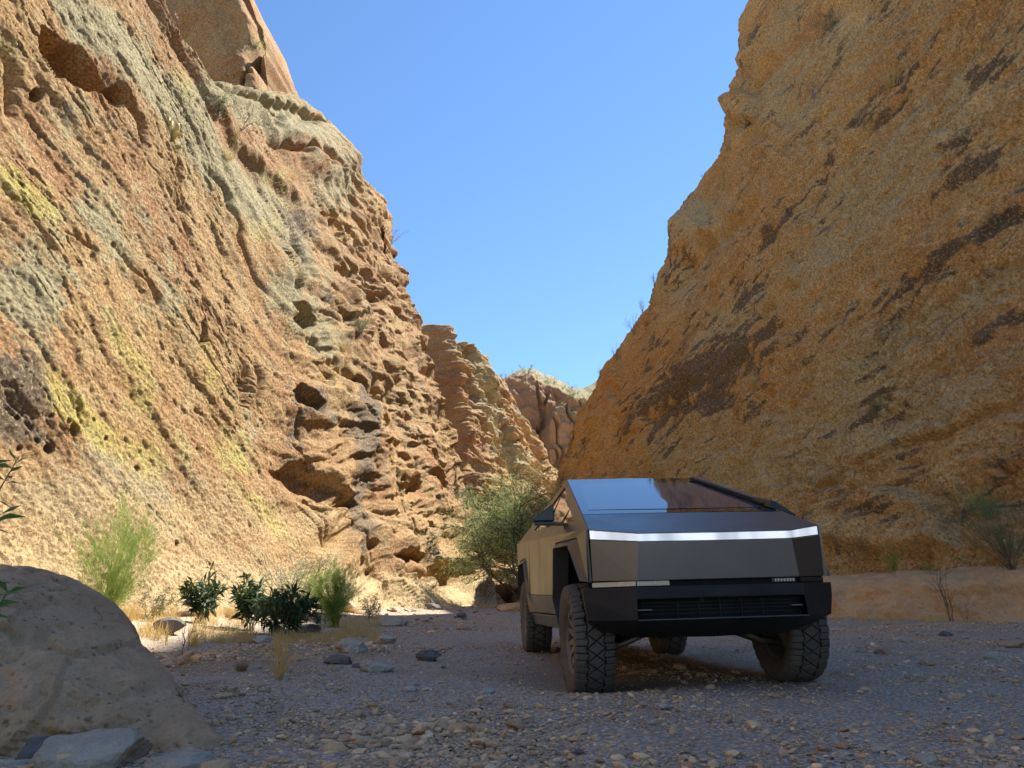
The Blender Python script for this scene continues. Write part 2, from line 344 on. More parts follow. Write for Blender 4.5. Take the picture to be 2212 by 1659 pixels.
def disp_left(s, t, px, py, v, P):
    far = sstep(560, 800, px + 0.15 * (py - 600)); rimf = 1 - 0.75 * sstep(0.88, 1.0, v)
    w = N1.fbm(s / 7, t / 7, 0.5, 3); amp = 0.35 + 0.65 * sstep(2, 7, t)
    h = rimf * 0.85 * N2.fbm(s / 11, t / 10, 2.2, 3)
    # near part: flat faces, thin cracks running down to the right
    b = t + 1.0 * s + 1.8 * w; a = (s - t) * .7
    q = rimf * 0.20 * N2.fbm(a / 8, b / 2.6, 7.2, 4)
    n1 = np.abs(N3.fbm(a / 5.5, b / 0.75, 4.4, 4)); pt = sstep(0.0, .3, N1.fbm(s / 4, t / 4, 9., 2))
    q -= amp * 0.26 * (1 - sstep(0.0, 0.025, n1)) * pt
    q += amp * (0.07 * N3.fbm(a / 1.5, b / 1.1, 0.3, 3) + .05 * np.tanh(9 * N2.fbm(a / 3.5, b / 1.2, 15.3, 4)))
    d, d2, r = N2.cell(s / .55, b / .42); q -= amp * .07 * (1 - sstep(.10, .26, d)) * (r > .86)
    # far part: thick lumpy beds dipping gently, joints across them
    b = t - 0.16 * s + 1.2 * w; a = s
    f = rimf * (0.45 * N2.fbm(a / 8, b / 2.4, 7.2, 4) + 1.0 * (.15 - np.abs(N3.fbm(a / 8.5, b / 2.6, 3.3, 2))) + .18 * strata(b, 0, 2.9, .9 * w))
    f += amp * (0.22 * (.12 - np.abs(N1.fbm(a / 4.4, b / 1.1, 6.3, 2))) + .17 * np.tanh(8 * N2.fbm(a / 5.5, b / 1.0, 25.3, 4)) + .16 * N3.fbm(a / 1.1, b / .6, 5.5, 4))
    f -= amp * .5 * (1 - sstep(0, .035, np.abs(N1.fbm(a / 2.6 + .3 * b, b / 9.0, 41.3, 3)))) * sstep(.0, .2, N2.fbm(s / 6, t / 6, 3., 2))
    h += q * (1 - far) + f * far
    h += amp * 0.06 * N3.fbm(s / 0.38, t / 0.30, 1.3, 4) + 0.055 * N1.fbm(s / 0.15, t / 0.13, 5.3, 3)
    h += 1.5 * np.exp(-np.clip(t, 0, 9) / 1.1) * (0.6 + 0.5 * N2(s / 5, 0.5, 0.5)) * (1 - sstep(36, 44, s))
    d, sg, al = stroke(px, py, CREST); sd = d * np.sign(-sg); on = (py < 620) & (py > 175) & (px > 250)
    h += 0.5 * np.where(px > 250, np.where(sd < 0, np.exp(-d / 70.0), 1 - sstep(0, 16, d)), 0) * (1 - sstep(400, 600, py))
    h += 0.9 * poly_mask(px, py, [(600, 285), (700, 285), (768, 345), (740, 395), (660, 370)], 26) + 0.6 * poly_mask(px, py, [(765, 400), (825, 440), (815, 510), (775, 480)], 16)
    h += 0.7 * poly_mask(px, py, [(750, 675), (790, 665), (815, 700), (780, 740), (745, 720)], 14)
    for pts, wd, dp in CRK_L:
        d, sg, al = stroke(px + 18 * N1(s / 1.5, t / 1.5, 1.), py + 18 * N1(s / 1.5, t / 1.5, 7.), pts); f = np.clip(4 * np.minimum(al, 1 - al), 0, 1)
        h -= dp * np.exp(-(d / wd) ** 2) * f; h += 0.35 * dp * np.exp(-((d - 2 * wd) / (2 * wd)) ** 2) * f * (sg < 0)
    for pts, dp, sf in CAV_L: h -= dp * poly_mask(px + 12 * N1(s, t, 1.), py + 12 * N1(s, t, 7.), pts, sf)
    for x, y, r, dp in HOLES: h -= dp * (1 - sstep(0.6, 1.15, np.hypot(px - x, (py - y) * .95) / r))
    h += 0.6 * np.exp(-((px - 905) / 60) ** 2 - ((py - 1225) / 22) ** 2)
    return h
def masks_left(s, t, px, py, h):
    y = spots(px, py, [(60, 400, 90, 60, 30, .7), (110, 850, 90, 40, 40, .9), (200, 940, 110, 40, 30, .75), (290, 800, 60, 160, -10, .55), (460, 860, 30, 160, -5, .5), (590, 1120, 60, 28, 35, .95), (405, 1100, 35, 25, 30, .8),
                       (340, 1000, 70, 90, 30, .45), (590, 490, 40, 60, 40, .5), (380, 170, 25, 60, -30, .5), (600, 390, 60, 25, 35, .4), (725, 820, 25, 50, -20, .45), (520, 1000, 40, 150, 0, .4), (40, 110, 40, 60, 0, .4)])
    g = spots(px, py, [(200, 60, 140, 40, 42, .8), (330, 190, 140, 35, 50, .9), (470, 350, 150, 40, 50, .85), (600, 470, 120, 40, 50, .7), (60, 640, 90, 110, 20, .85), (240, 480, 110, 60, 50, .5), (620, 620, 60, 60, 50, .5), (700, 720, 40, 90, -30, .7),
                       (480, 210, 80, 30, 10, .9), (620, 260, 120, 50, 25, .9), (730, 400, 60, 90, 40, .7), (150, 250, 60, 60, 40, .3), (370, 600, 60, 90, 0, .3), (550, 900, 50, 80, 0, .3), (880, 900, 30, 160, -20, .5), (350, 1080, 80, 120, 0, .45), (200, 1000, 140, 60, 20, .5), (785, 640, 60, 40, 40, .5)])
    d = spots(px, py, [(790, 880, 14, 60, 8, 1.0), (775, 1080, 11, 110, 3, 1.1), (10, 850, 75, 80, 30, 1.0), (60, 940, 90, 40, 40, .7), (95, 1100, 120, 40, 10, .35), (650, 480, 50, 30, 50, .7), (780, 920, 22, 60, 8, .65), (782, 1010, 18, 70, 5, .75), (775, 1120, 14, 75, 2, .8), (640, 940, 30, 110, 5, .4), (690, 870, 60, 60, 40, .5), (20, 575, 40, 30, 20, .5), (330, 1090, 60, 40, 10, .5), (170, 1030, 120, 50, 15, .5), (60, 1060, 80, 30, 0, .45), (260, 1160, 90, 30, 8, .45), (720, 640, 40, 50, 40, .4)])
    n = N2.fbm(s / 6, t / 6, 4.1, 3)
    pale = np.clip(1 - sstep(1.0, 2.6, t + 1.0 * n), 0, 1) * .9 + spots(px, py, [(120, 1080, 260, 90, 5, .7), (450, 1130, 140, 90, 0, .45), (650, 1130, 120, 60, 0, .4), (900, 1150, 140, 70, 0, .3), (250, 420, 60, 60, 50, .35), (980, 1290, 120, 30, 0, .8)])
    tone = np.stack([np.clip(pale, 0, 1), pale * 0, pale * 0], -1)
    k = -1.0 * (1 - sstep(560, 800, px)) + .16; b = t - k * s; st = N3.fbm((s + k * t * .6) / 1.6, b / .5, 3.3, 4); s2 = N1.fbm(s / 2.2, t / 2.2, 8.3, 4)
    g = np.clip(g * 1.25 + 0.55 * s2 + .5 * st - .05, 0, 1); d = np.clip(d * 1.4 + .9 * st * (d > .05) + .5 * s2 * (d > .05) - .08, 0, 1); g = g * (1 - .45 * sstep(600, 850, px)); d = np.clip(d + .42 * sstep(620, 850, px) * sstep(-.1, .35, N3.fbm(s / 3, t / 1.4, 61., 3)), 0, 1); y = np.clip(y * 1.2 + .7 * s2 * (y > .03) + .4 * st * (y > .03) - .15, 0, 1)
    return np.stack([y, g, d], -1), tone
LRIM = [(None, ('st', -60, 9)), (None, ('st', -30, 10)), (None, ('st', -14, 14)), (None, ('st', -5, 26)), (None, ('st', 2, 28)), (None, ('px', 250, -110)), (None, ('px', 322, -8)), (None, ('px', 345, 50)), (None, ('px', 372, 92)), (None, ('px', 402, 128)), (None, ('px', 432, 180))]  # unseen rim behind the camera kept low to let skylight in
LRIM += [(None, ('px', *q)) for q in [(470, 184), (520, 186), (560, 195), (582, 198), (605, 199), (645, 210), (690, 245), (735, 290), (762, 330), (775, 360)]]
b0 = 37.0
for i, q in enumerate([(774, 382), (795, 395), (820, 420), (838, 450), (838, 470), (826, 495), (848, 540), (868, 585), (886, 635), (897, 665), (907, 690), (918, 740), (935, 790), (950, 850), (970, 905), (984, 960), (990, 1010), (998, 1060), (1003, 1100), (1022, 1150), (1038, 1200), (1052, 1255), (1066, 1300)]):
    LRIM.append((b0 + 4.5 * (i / 22.0) ** .8, ('px', *q)))
LRIM[-1] = (41.8, ('st', 43.5, 0.4))
WALLS = []
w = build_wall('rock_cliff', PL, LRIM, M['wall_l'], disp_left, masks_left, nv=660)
tag(w, 'sunlit left canyon cliff of orange rock with yellow and grey lichen', 'cliff'); WALLS.append(w)
# --- block above the crest of the left cliff
PB = Plane((-40, 33.5), (-8, 38.5), 84, 1)
def disp_block(s, t, px, py, v, P):
    h = 0.9 * N2.fbm(s / 5, t / 7, 12.2, 3) + 0.22 * N3.fbm(s / 1.2, t / 1.6, 0.3, 4) + .09 * N1.fbm(s / .3, t / .3, 2.3, 3)
    d, sg, al = stroke(px + 6 * N1(s, t, 1.), py, [(566, 50), (548, 108), (530, 150), (527, 190)]); h -= .8 * np.exp(-(d / 4) ** 2)
    d, sg, al = stroke(px, py + 8 * N1(s, t, 1.), [(420, 160), (480, 168), (540, 160)]); h -= .35 * np.exp(-(d / 5) ** 2)
    e = 1 - sstep(0, 34, np.minimum(stroke(px, py, [(500, -80), (557, 28), (562, 75), (547, 110)])[0], stroke(px, py, [(547, 110), (575, 155), (583, 200)])[0])); return h - 1.6 * e ** 2
def masks_block(s, t, px, py, h):
    n = N2.fbm(s / 2.5, t / 5, 4.1, 3); g = np.clip(.25 * sstep(.1, .4, n), 0, 1); return np.stack([g * .4, g, np.clip(.35 * sstep(.0, .3, N1.fbm(s / 1.5, t / 5, 4.1, 3)), 0, 1)], -1), np.stack([g * 0, g * 0, g * 0], -1)
BR = [(None, ('st', 0, 60)), (None, ('px', 150, -220)), (None, ('px', 420, -200)), (None, ('px', 520, -60))] + [(30.0 + i * .25, ('px', *q)) for i, q in enumerate([(545, 0), (560, 26), (564, 72), (549, 106), (553, 124), (572, 152), (582, 190), (582, 215)])]
w = build_wall('rock_block', PB, BR, M['wall_l'], disp_block, masks_block, nv=420, back=(.3, .8, 1.8, 4, 9))
tag(w, 'smooth shaded brown rock block capping the left cliff against the sky', 'rock'); WALLS.append(w)
# --- second left buttress
PC = Plane((-7, 52), (4, 74), 70, 1)
def disp_butt(s, t, px, py, v, P):
    rimf = 1 - 0.7 * sstep(0.88, 1.0, v); w = N1.fbm(s / 6, t / 6, 3.5, 3); b = t + 0.25 * s + 1.5 * w
    h = rimf * (1.5 * N2.fbm(s / 7, t / 12, 12.2, 3) + 0.22 * strata(b, 0, 2.6, w) + 0.08 * strata(b, 0, 1.0, 2 * w) - 2.0 * np.abs(N3.fbm(s / 9, b / 4.4, 5.3, 2)) + .22 * np.tanh(8 * N2.fbm(s / 5, b / 1.2, 25.3, 4)) + .3)
    rg = 1 - np.abs(N3.fbm(s / 4, b / 1.2, 4.4, 3)) * 2.6; h -= 0.25 * sstep(0.75, 1.0, rg)
    h += 0.25 * N3.fbm(s / .9, t / .7, 0.3, 4) 
    h += 3.2 * sstep(-6, 26, (px - (930 + 0.10 * (py - 700)))) * poly_mask(px, py, [(920, 650), (1300, 650), (1300, 1300), (985, 1300), (960, 860)], 10) - 1.2
    for pts, wd, dp in [([(985, 770), (1000, 830), (1040, 900), (1060, 960), (1085, 1040)], 7, 1.2), ([(1020, 860), (1080, 930), (1110, 990)], 5, .7), ([(960, 720), (975, 800), (990, 900)], 6, .8)]:
        d, sg, al = stroke(px + 10 * N1(s, t, 1.), py + 10 * N1(s, t, 5.), pts); h -= dp * np.exp(-(d / wd) ** 2)
    h += 1.5 * np.exp(-np.clip(t, 0, 9) / 2.0)
    return h
def masks_butt(s, t, px, py, h):
    g = spots(px, py, [(1040, 940, 26, 100, -28, .7), (1030, 860, 30, 50, -20, .4), (1080, 1010, 60, 30, 20, .6), (1000, 800, 20, 60, -20, .5), (1110, 920, 20, 60, -35, .4), (960, 760, 20, 40, 0, .4)])
    y = spots(px, py, [(1150, 1000, 50, 40, 30, .25)]); d = spots(px, py, [(1060, 860, 40, 40, 0, .2)])
    pale = spots(px, py, [(1100, 1240, 80, 60, 0, .6), (1150, 1040, 40, 40, 0, .5)])
    d = np.clip(d + .5 * sstep(-.1, .35, N3.fbm(s / 3, t / 1.6, 61., 3)), 0, 1); return np.stack([y, g, d], -1), np.stack([pale, pale * 0, pale * 0], -1)
CR = [(0, ('st', 6, 34)), (6, ('px', 885, 650)), (9, ('px', 905, 688))] + [(10 + 1.15 * i, ('px', *q)) for i, q in enumerate([(935, 697), (950, 715), (968, 752), (992, 762), (1020, 792), (1030, 825), (1066, 840), (1072, 862), (1096, 905), (1122, 935), (1150, 985), (1158, 1015), (1190, 1045), (1196, 1080)])] + [(27.5, ('st', 33, 6)), (28, ('st', 33, .5))]
w = build_wall('rock_cliff', PC, CR, M['wall_l'], disp_butt, masks_butt, nv=420, px_step=0.8)
tag(w, 'ribbed rock buttress behind the green tree, beyond the left cliff', 'cliff'); WALLS.append(w)
# --- far hill
PF = Plane((-30, 112), (45, 124), 72, 1)
def disp_far(s, t, px, py, v, P):
    w = N1.fbm(s / 9, t / 9, 8.5, 3); rimf = 1 - 0.8 * sstep(0.88, 1.0, v)
    h = rimf * (2.5 * N2.fbm(s / 12, t / 16, 22.2, 4) + 1.0 * strata(t + .2 * s + 3 * w, 0, 6, w) + .5 * N2.fbm(s / 3, t / 4, 2.2, 4) - 1.2 * (np.abs(N3.fbm(s / 6, t / 14, 2.2, 3)) < .04))
    h += 4.5 * poly_mask(px, py, [(1175, 940), (1185, 905), (1215, 885), (1260, 880), (1300, 1200), (1180, 1200)], 4) * 1.0
    h += 0.5 * N3.fbm(s / 1.2, t / 1.2, 2.2, 3)
    return h
def masks_far(s, t, px, py, h):
    g = spots(px, py, [(1215, 915, 35, 22, 20, .6), (1235, 965, 22, 14, 0, .5), (1240, 850, 40, 20, 10, .5), (1100, 880, 30, 30, 0, .3)]); y = g * 0
    d = spots(px, py, [(1160, 870, 50, 30, 0, .4), (1200, 840, 50, 20, 0, .3), (1130, 930, 30, 30, 0, .2)])
    pale = spots(px, py, [(1200, 970, 30, 50, 0, .4), (1140, 830, 12, 12, 0, .8)])
    return np.stack([y, g, d], -1), np.stack([pale, pale * 0, pale * 0], -1)
FR = [(None, ('st', -30, 30)), (None, ('st', 5, 30)), (None, ('px', 1040, 900))] + [(None, ('px', *q)) for q in [(1070, 842), (1085, 822), (1110, 812), (1150, 815), (1175, 832), (1200, 838), (1230, 852), (1262, 872), (1300, 880)]] + [(None, ('st', 60, 44)), (None, ('st', 90, 44))]
w = build_wall('rock_hill', PF, FR, M['wall_f'], disp_far, masks_far, nv=300, px_step=0.8, back=tuple(range(1, 34)) + (45, 70), rise=0.34, backmask=(.25, .95, 0))
tag(w, 'distant reddish rock hill with bushy top at the canyon end', 'hill'); WALLS.append(w)
# --- right cliff
PR = Plane((12.5, 17), (4.2, 50), 74, -1)
def disp_right(s, t, px, py, v, P):
    rimf = 1 - 0.75 * sstep(0.88, 1.0, v); w = N3.fbm(s / 6, t / 5, 30.5, 3); b = t + 0.28 * s + 1.2 * w
    h = rimf * (1.0 * N1.fbm(s / 11, t / 8, 12.2, 3) + 0.75 * N2.fbm(s / 5.0, b / 2.0, 17.2, 4) + 0.26 * strata(b, 0, 2.9, w) )
    rg = 1 - np.abs(N3.fbm(s / 2.2, b / 0.5, 4.4, 4)) * 2.6; h -= 0.20 * sstep(0.70, 1.0, rg) * (.5 + N1(s / 4, t / 4, 19.))
    rg = 1 - np.abs(N1.fbm(s / 0.9, b / 0.22, 1.4, 3)) * 2.6; h -= 0.07 * sstep(0.65, 1.0, rg)
    h += 0.16 * N3.fbm(s / 0.9, b / 0.5, 0.3, 4) + 0.09 * N3.fbm(s / 0.4, b / 0.22, 7.3, 4) + 0.045 * N1.fbm(s / 0.16, t / 0.16, 5.3, 2) + worn_pits(s, b * 1.5, 1.1, .12, w)
    for pts, wd, dp in [([(1660, 1100), (1800, 1040), (1930, 975), (2100, 905), (2212, 860)], 5, .35), ([(2140, 1000), (2180, 1020), (2212, 1010)], 5, .3), ([(1325, 870), (1330, 840), (1340, 800)], 5, .5), ([(1640, 690), (1700, 640), (1760, 600)], 7, .5), ([(1430, 640), (1500, 560), (1600, 480), (1700, 400)], 9, .5),
                        ([(1300, 1000), (1420, 900), (1560, 800), (1700, 700)], 9, .35), ([(1700, 540), (1760, 420), (1850, 300), (1960, 180)], 10, .4), ([(1820, 1120), (1850, 1060), (1960, 1050)], 5, .3), ([(1610, 420), (1680, 300), (1720, 180)], 8, .4)]:
        d, sg, al = stroke(px + 14 * N1(s / 1.5, t / 1.5, 1.), py + 14 * N1(s / 1.5, t / 1.5, 7.), pts); f = np.clip(5 * np.minimum(al, 1 - al), 0, 1)
        h -= dp * np.exp(-(d / wd) ** 2) * f; h += 0.5 * dp * np.exp(-((d - 3 * wd) / (3 * wd)) ** 2) * f * (sg > 0)
    h += 0.8 * poly_mask(px, py, [(1570, 222), (1605, 200), (1640, 215), (1640, 260), (1590, 260)], 8) + 0.9 * poly_mask(px, py, [(1605, 50), (1640, -30), (1720, -30), (1700, 120), (1640, 170), (1608, 140)], 14)
    h += 0.7 * poly_mask(px, py, [(1450, 480), (1500, 440), (1540, 500), (1500, 560), (1455, 530)], 14)
    h += 1.3 * (.25 + .75 * sstep(2, 8, s)) * np.exp(-np.clip(t - .8, 0, 9) / 1.3) + 0.8 * poly_mask(px, py, [(1800, 1110), (1930, 1060), (2030, 1090), (2060, 1180), (1930, 1200), (1810, 1190)], 20)
    for x, y, r, dp in [(2052, 1, 1, 0), (1345, 650, 1, 0), (1465, 365, 5, .3), (1530, 310, 10, .3), (1720, 790, 10, .4), (2108, 565, 6, .3), (1900, 880, 5, .3)]: h -= dp * (1 - sstep(0.6, 1.2, np.hypot(px - x, py - y) / r))
    return h
def masks_right(s, t, px, py, h):
    n = N2.fbm(s / 5, t / 4, 44.1, 4)
    g = spots(px, py, [(1950, 330, 260, 60, -38, .6), (1800, 560, 230, 60, -40, .55), (1560, 700, 120, 50, -45, .5), (1700, 1000, 230, 70, -15, .75), (1900, 760, 200, 60, -35, .5), (2100, 850, 160, 50, -25, .6), (1520, 480, 60, 70, -50, .7), (1700, 240, 60, 80, -50, .5), (1800, 100, 120, 60, -30, .4), (1450, 620, 60, 60, -50, .6), (2100, 640, 120, 40, -30, .4), (1830, 880, 160, 50, -20, .5), (1500, 930, 160, 60, -30, .4)])
    dk = spots(px, py, [(1530, 810, 130, 70, -32, .95), (1450, 880, 90, 50, -20, .7), (1600, 740, 70, 30, -40, .6), (2110, 365, 60, 42, -20, .95), (2040, 420, 50, 18, -30, .7), (1940, 180, 130, 16, -45, .6), (2130, 150, 60, 18, -30, .8), (2060, 560, 150, 20, -35, .75), (2170, 480, 80, 18, -30, .7), (1900, 860, 130, 22, -35, .6),
                        (1830, 280, 60, 16, -50, .6), (1700, 470, 90, 12, -50, .7), (1650, 500, 40, 20, -40, .6), (1600, 640, 60, 40, -30, .6), (1690, 770, 60, 24, -30, .45), (2150, 700, 90, 18, -25, .6), (1960, 1010, 30, 60, 10, .3), (1900, 1110, 90, 50, -10, .75), (1830, 1185, 60, 30, 10, .6), (2130, 1050, 40, 60, 20, .5), (1870, 690, 60, 14, -30, .6), (2180, 60, 50, 16, -40, .7), (1480, 560, 60, 20, -45, .45)])
    y = np.zeros(px.shape)
    pale = spots(px, py, [(2118, 215, 22, 32, 10, 1.1), (2050, 285, 22, 22, 0, .7), (1840, 40, 40, 50, 0, .5), (2110, 460, 40, 30, -20, .5), (1870, 630, 30, 30, -30, .6), (1700, 640, 30, 30, 0, .5), (1860, 1140, 50, 30, 0, .6), (2050, 1000, 90, 60, -20, .6), (2150, 900, 110, 60, -20, .4), (1900, 950, 100, 40, -20, .3), (2000, 1170, 200, 30, -5, .6), (1600, 800, 40, 20, 0, .2)])
    w = N3.fbm(s / 6, t / 5, 30.5, 3); b = t + 0.28 * s + 1.2 * w; st = N3.fbm(s / 1.8, b / .35, 3.3, 4); s2 = N1.fbm(s / .9, b / .6, 6.3, 4)
    dk = np.clip(dk * 1.5 + 1.5 * st * (dk > .04) + 1.3 * s2 * (dk > .04) - .35, 0, 1) + .6 * sstep(.12, .38, st + .6 * n) * (1 - pale)
    g = np.clip(g * 1.15 + .4 * n + .6 * st + .1, 0, 1)
    return np.stack([y, g, np.clip(dk, 0, 1)], -1), np.stack([pale, pale * 0, pale * 0], -1)
RRIM = [(None, ('st', -70, 10)), (None, ('st', -35, 11)), (None, ('st', -20, 14)), (None, ('st', -9, 34)), (None, ('st', 0, 54)), (None, ('st', 5, 54)), (None, ('st', 9.7, 52)), (None, ('st', 14, 51)), (None, ('st', 18, 49)), (None, ('px', 1680, -40))]  # out-of-frame rim heights shaped to shade the wash; low behind camera for sky fill
RRIM += [(None, ('px', *q)) for q in [(1645, 2), (1622, 42), (1610, 85), (1612, 115), (1616, 140), (1608, 160), (1606, 198), (1590, 210), (1583, 228), (1592, 250), (1580, 268), (1578, 292), (1562, 328), (1515, 385), (1472, 438), (1462, 470), (1453, 492), (1458, 530), (1432, 570), (1413, 618), (1400, 655), (1365, 705), (1330, 760), (1297, 800), (1278, 850)]]
RRIM += [(s_, ('px', *q)) for s_, q in [(45.5, (1258, 875)), (46.5, (1243, 892)), (47.5, (1238, 930)), (48.3, (1222, 975)), (49, (1210, 1010)), (49.6, (1203, 1045)), (50.2, (1192, 1065)), (51, (1185, 1120)), (51.5, (1180, 1200))]]
RRIM += [(52, ('st', 53, .5))]
w = build_wall('rock_cliff', PR, RRIM, M['wall_r'], disp_right, masks_right, nv=640)
tag(w, 'shaded right canyon cliff of orange brown rock with dark stains', 'cliff'); WALLS.append(w)

# ------------------------------------------------------------------ ground
WHEELS = [(0.652, 6.40, -0.115), (2.384, 6.53, -0.022), (0.345, 10.0, -0.012), (2.08, 10.15, -0.062)]
def gz(x, y):
    x = np.asarray(x, float); y = np.asarray(y, float)
    z = 0.34 * sstep(8.5, 46, y) + 0.02 * N2.fbm(x / 2.5, y / 2.5, 1.5, 2) * sstep(2, 5, np.hypot(x - 1.4, y - 8.3))
    xl = -3.6 - 0.02 * (y - 12); z += 0.26 * sstep(0, 3.0, xl - x) * sstep(7, 11, y) * (1 - sstep(38, 46, y))
    z += 0.10 * sstep(6.5, 10, x - 0.0 * y) * sstep(5, 12, y)
    q = np.exp(-((x - 9.0) / 2.4) ** 2 - ((y - 15.5) / 2.0) ** 2); z += 0.05 * q
    # smooth low depression where the left boulder and rocks sit
    for a, b, dz in WHEELS: z += (dz + 0.004) * np.exp(-((x - a) ** 2 + (y - b) ** 2) / 0.35)
    return z
def track(x, y):
    xc = np.interp(y, [0, 3, 6.5, 10, 14, 20, 30, 46], [2.6, 2.0, 1.5, 1.25, .8, 0.1, -.9, -2.2]); return np.exp(-((np.abs(x - xc) - .87) / .24) ** 2) * (0.7 + .3 * N1.fbm(x / .8, y / 1.5, 4., 2)) * ((y > 7.5) | (y < 5.6))
def gz1(x, y): return float(gz(np.array([x]), np.array([y]))[0])
def gpt(px, py):
    r = ray(px, py); z = 0.0
    for _ in range(7):
        t = (z - CAM_H) / r[2] if r[2] < -1e-4 else 60
        z = gz1(r[0] * t, r[1] * t)
    return float(r[0] * t), float(r[1] * t), z
def at(px, py, Y):                          # point at a given distance along +Y
    r = ray(px, py); t = Y / r[1]; return (float(r[0] * t), float(Y), float(CAM_H + r[2] * t))
th = np.concatenate([np.radians(np.linspace(-180, -44, 60))[:-1], np.radians(np.linspace(-44, 44, 860)), np.radians(np.linspace(44, 180, 60))[1:]])
rr = np.concatenate([[0.02], np.linspace(0.5, 2.9, 8), 1 / np.linspace(1 / 3.0, 1 / 75., 620), [85, 100, 130, 180, 260, 400, 700, 1200]])
TH, RR = np.meshgrid(th, rr, indexing='ij'); X = np.sin(TH) * RR; Y = np.cos(TH) * RR
px, py = project(np.stack([X, Y, 0 * X], -1))
d1 = N3.fbm(X / .55, Y / .55, .5, 3); fade = 1 - sstep(40, 80, RR)
Z = gz(X, Y) + fade * (0.018 * d1 + 0.006 * N1.fbm(X / .12, Y / .12, .5, 2))
cobble = sstep(0.1, 0.5, N2.fbm(X / 2.2, Y / 3.0, 8., 2) + .35 * np.exp(-((X - 6) / 3) ** 2 - ((Y - 11) / 3.) ** 2))
c1, c2, cid = N1.cell(X / .11, Y / .11); Z += fade * 0.018 * cobble * (1 - sstep(.1, .5, c1)) * (cid > .3)
tk = track(X, Y); Z -= .022 * tk * fade
sand = np.clip(.45 * tk + sstep(0.6, 3.2, (-3.8 - 0.02 * (Y - 12)) - X) * sstep(8, 11, Y) + sstep(35, 42, Y) * (X < -1) * .8 + sstep(0.0, 1.2, X - 9.6 + (Y - 16) * .25) * sstep(8, 12, Y) * .5, 0, 1)
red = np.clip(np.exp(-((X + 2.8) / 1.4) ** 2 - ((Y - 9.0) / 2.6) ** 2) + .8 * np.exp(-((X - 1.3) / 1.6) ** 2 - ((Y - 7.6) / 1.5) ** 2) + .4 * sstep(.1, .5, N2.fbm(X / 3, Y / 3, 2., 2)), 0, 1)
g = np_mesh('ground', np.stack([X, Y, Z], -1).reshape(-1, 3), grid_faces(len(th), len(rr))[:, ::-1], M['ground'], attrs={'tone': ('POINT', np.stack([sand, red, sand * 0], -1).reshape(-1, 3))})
tag(g, kind='structure')

# low sandy bank along the foot of the right cliff
def bank(name, line, prof, mat, n=700, m=110, amp=0.20):
    L = np.array(line, float); seg = np.r_[0, np.cumsum(np.linalg.norm(np.diff(L[:, :2], axis=0), axis=1))]
    u = np.linspace(0, seg[-1], n); C = np.stack([np.interp(u, seg, L[:, i]) for i in range(3)], -1)   # x, y, height
    for i in range(2): C[:, i] = np.convolve(np.pad(C[:, i], 20, 'edge'), np.ones(41) / 41, 'valid')
    T = np.gradient(C[:, :2], axis=0); T /= np.linalg.norm(T, axis=1)[:, None]; nn = np.stack([T[:, 1], -T[:, 0]], -1)
    pr = np.array(prof, float); q = np.linspace(0, len(pr) - 1, m); o = np.interp(q, np.arange(len(pr)), pr[:, 0]); hh = np.interp(q, np.arange(len(pr)), pr[:, 1])
    X = C[:, None, 0] + nn[:, None, 0] * o[None]; Y = C[:, None, 1] + nn[:, None, 1] * o[None]; Z = C[:, None, 2] * hh[None] + gz(X, Y)
    k = amp * N1.fbm(X / 1.3, Y / 1.3, Z / .8, 4) * 2; X = X - nn[:, None, 0] * k; Y = Y - nn[:, None, 1] * k; Z = Z + 0.5 * k * (hh[None] > 0.1) + .05 * N2.fbm(X / .25, Y / .25, Z / .12, 4)
    return np_mesh(name, np.stack([X, Y, Z], -1).reshape(-1, 3), grid_faces(n, m), mat)
bk = bank('sand_bank', [(14.5, 6, 1.15), (13.2, 11, 1.15), (11.3, 15.6, 1.20), (9.2, 20, 1.12), (7.2, 26, 1.0), (5.0, 36, .8), (3.4, 45, .7)], [(-.3, -.35), (0, 0), (.18, .35), (.38, .68), (.75, .9), (1.3, 1.0), (2.2, 1.06), (4.5, 1.1)], M['bank'])
tag(bk, kind='structure')

# ------------------------------------------------------------------ the pickup truck
def paint(name, base, metal, rough, nz=0.0, spec=0.5, coat=0.0, dust=None, dk=0.0):
    t = NT(name); f = t.noise(2.2, 5, 0.6); g = t.noise(900, 2, 0.5)
    c = t.mix(t.mr(f, 0.3, 0.7, 0, 0.25), base, tuple(q * 0.8 for q in base))
    if dust: c = t.mix(t.mr(t.noise(4.0, 6, 0.7), 0.35, 0.75, 0, dk), c, dust)
    r = t.mr(f, 0.25, 0.75, rough * 0.9, rough * 1.12)
    return t.fin(c, r, t.bump(g, nz, 0.001) if nz else None, Metallic=metal, **{'Specular IOR Level': spec, 'Coat Weight': coat})
M['body'] = paint('satin_steel', (0.175, 0.172, 0.165), 0.86, 0.40, 0.03, dust=(0.26, 0.22, 0.17), dk=0.10)
M['plastic'] = paint('black_plastic', (0.014, 0.014, 0.015), 0.0, 0.55, 0.1, 0.35, dust=(0.07, 0.06, 0.045), dk=0.2)
M['flare'] = paint('wrapped_flare', (0.095, 0.09, 0.085), 0.5, 0.45, 0.05, dust=(0.25, 0.2, 0.15), dk=0.3)
M['black'] = paint('matt_black', (0.008, 0.008, 0.009), 0.0, 0.7, 0.0, 0.3)
M['mirror_shell'] = paint('gloss_black_shell', (0.02, 0.02, 0.022), 0.0, 0.28, 0.0, 0.5)
M['glass'] = paint('tinted_glass', (0.010, 0.011, 0.013), 0.0, 0.02, 0.0, 0.9)
M['glass_haze'] = paint('painted_glass_haze', (0.075, 0.09, 0.11), 0.0, 0.045, 0.0, 0.9)
M['sideglass'] = paint('mirrored_side_glass', (0.42, 0.40, 0.37), 0.85, 0.03, 0.0, 0.8)
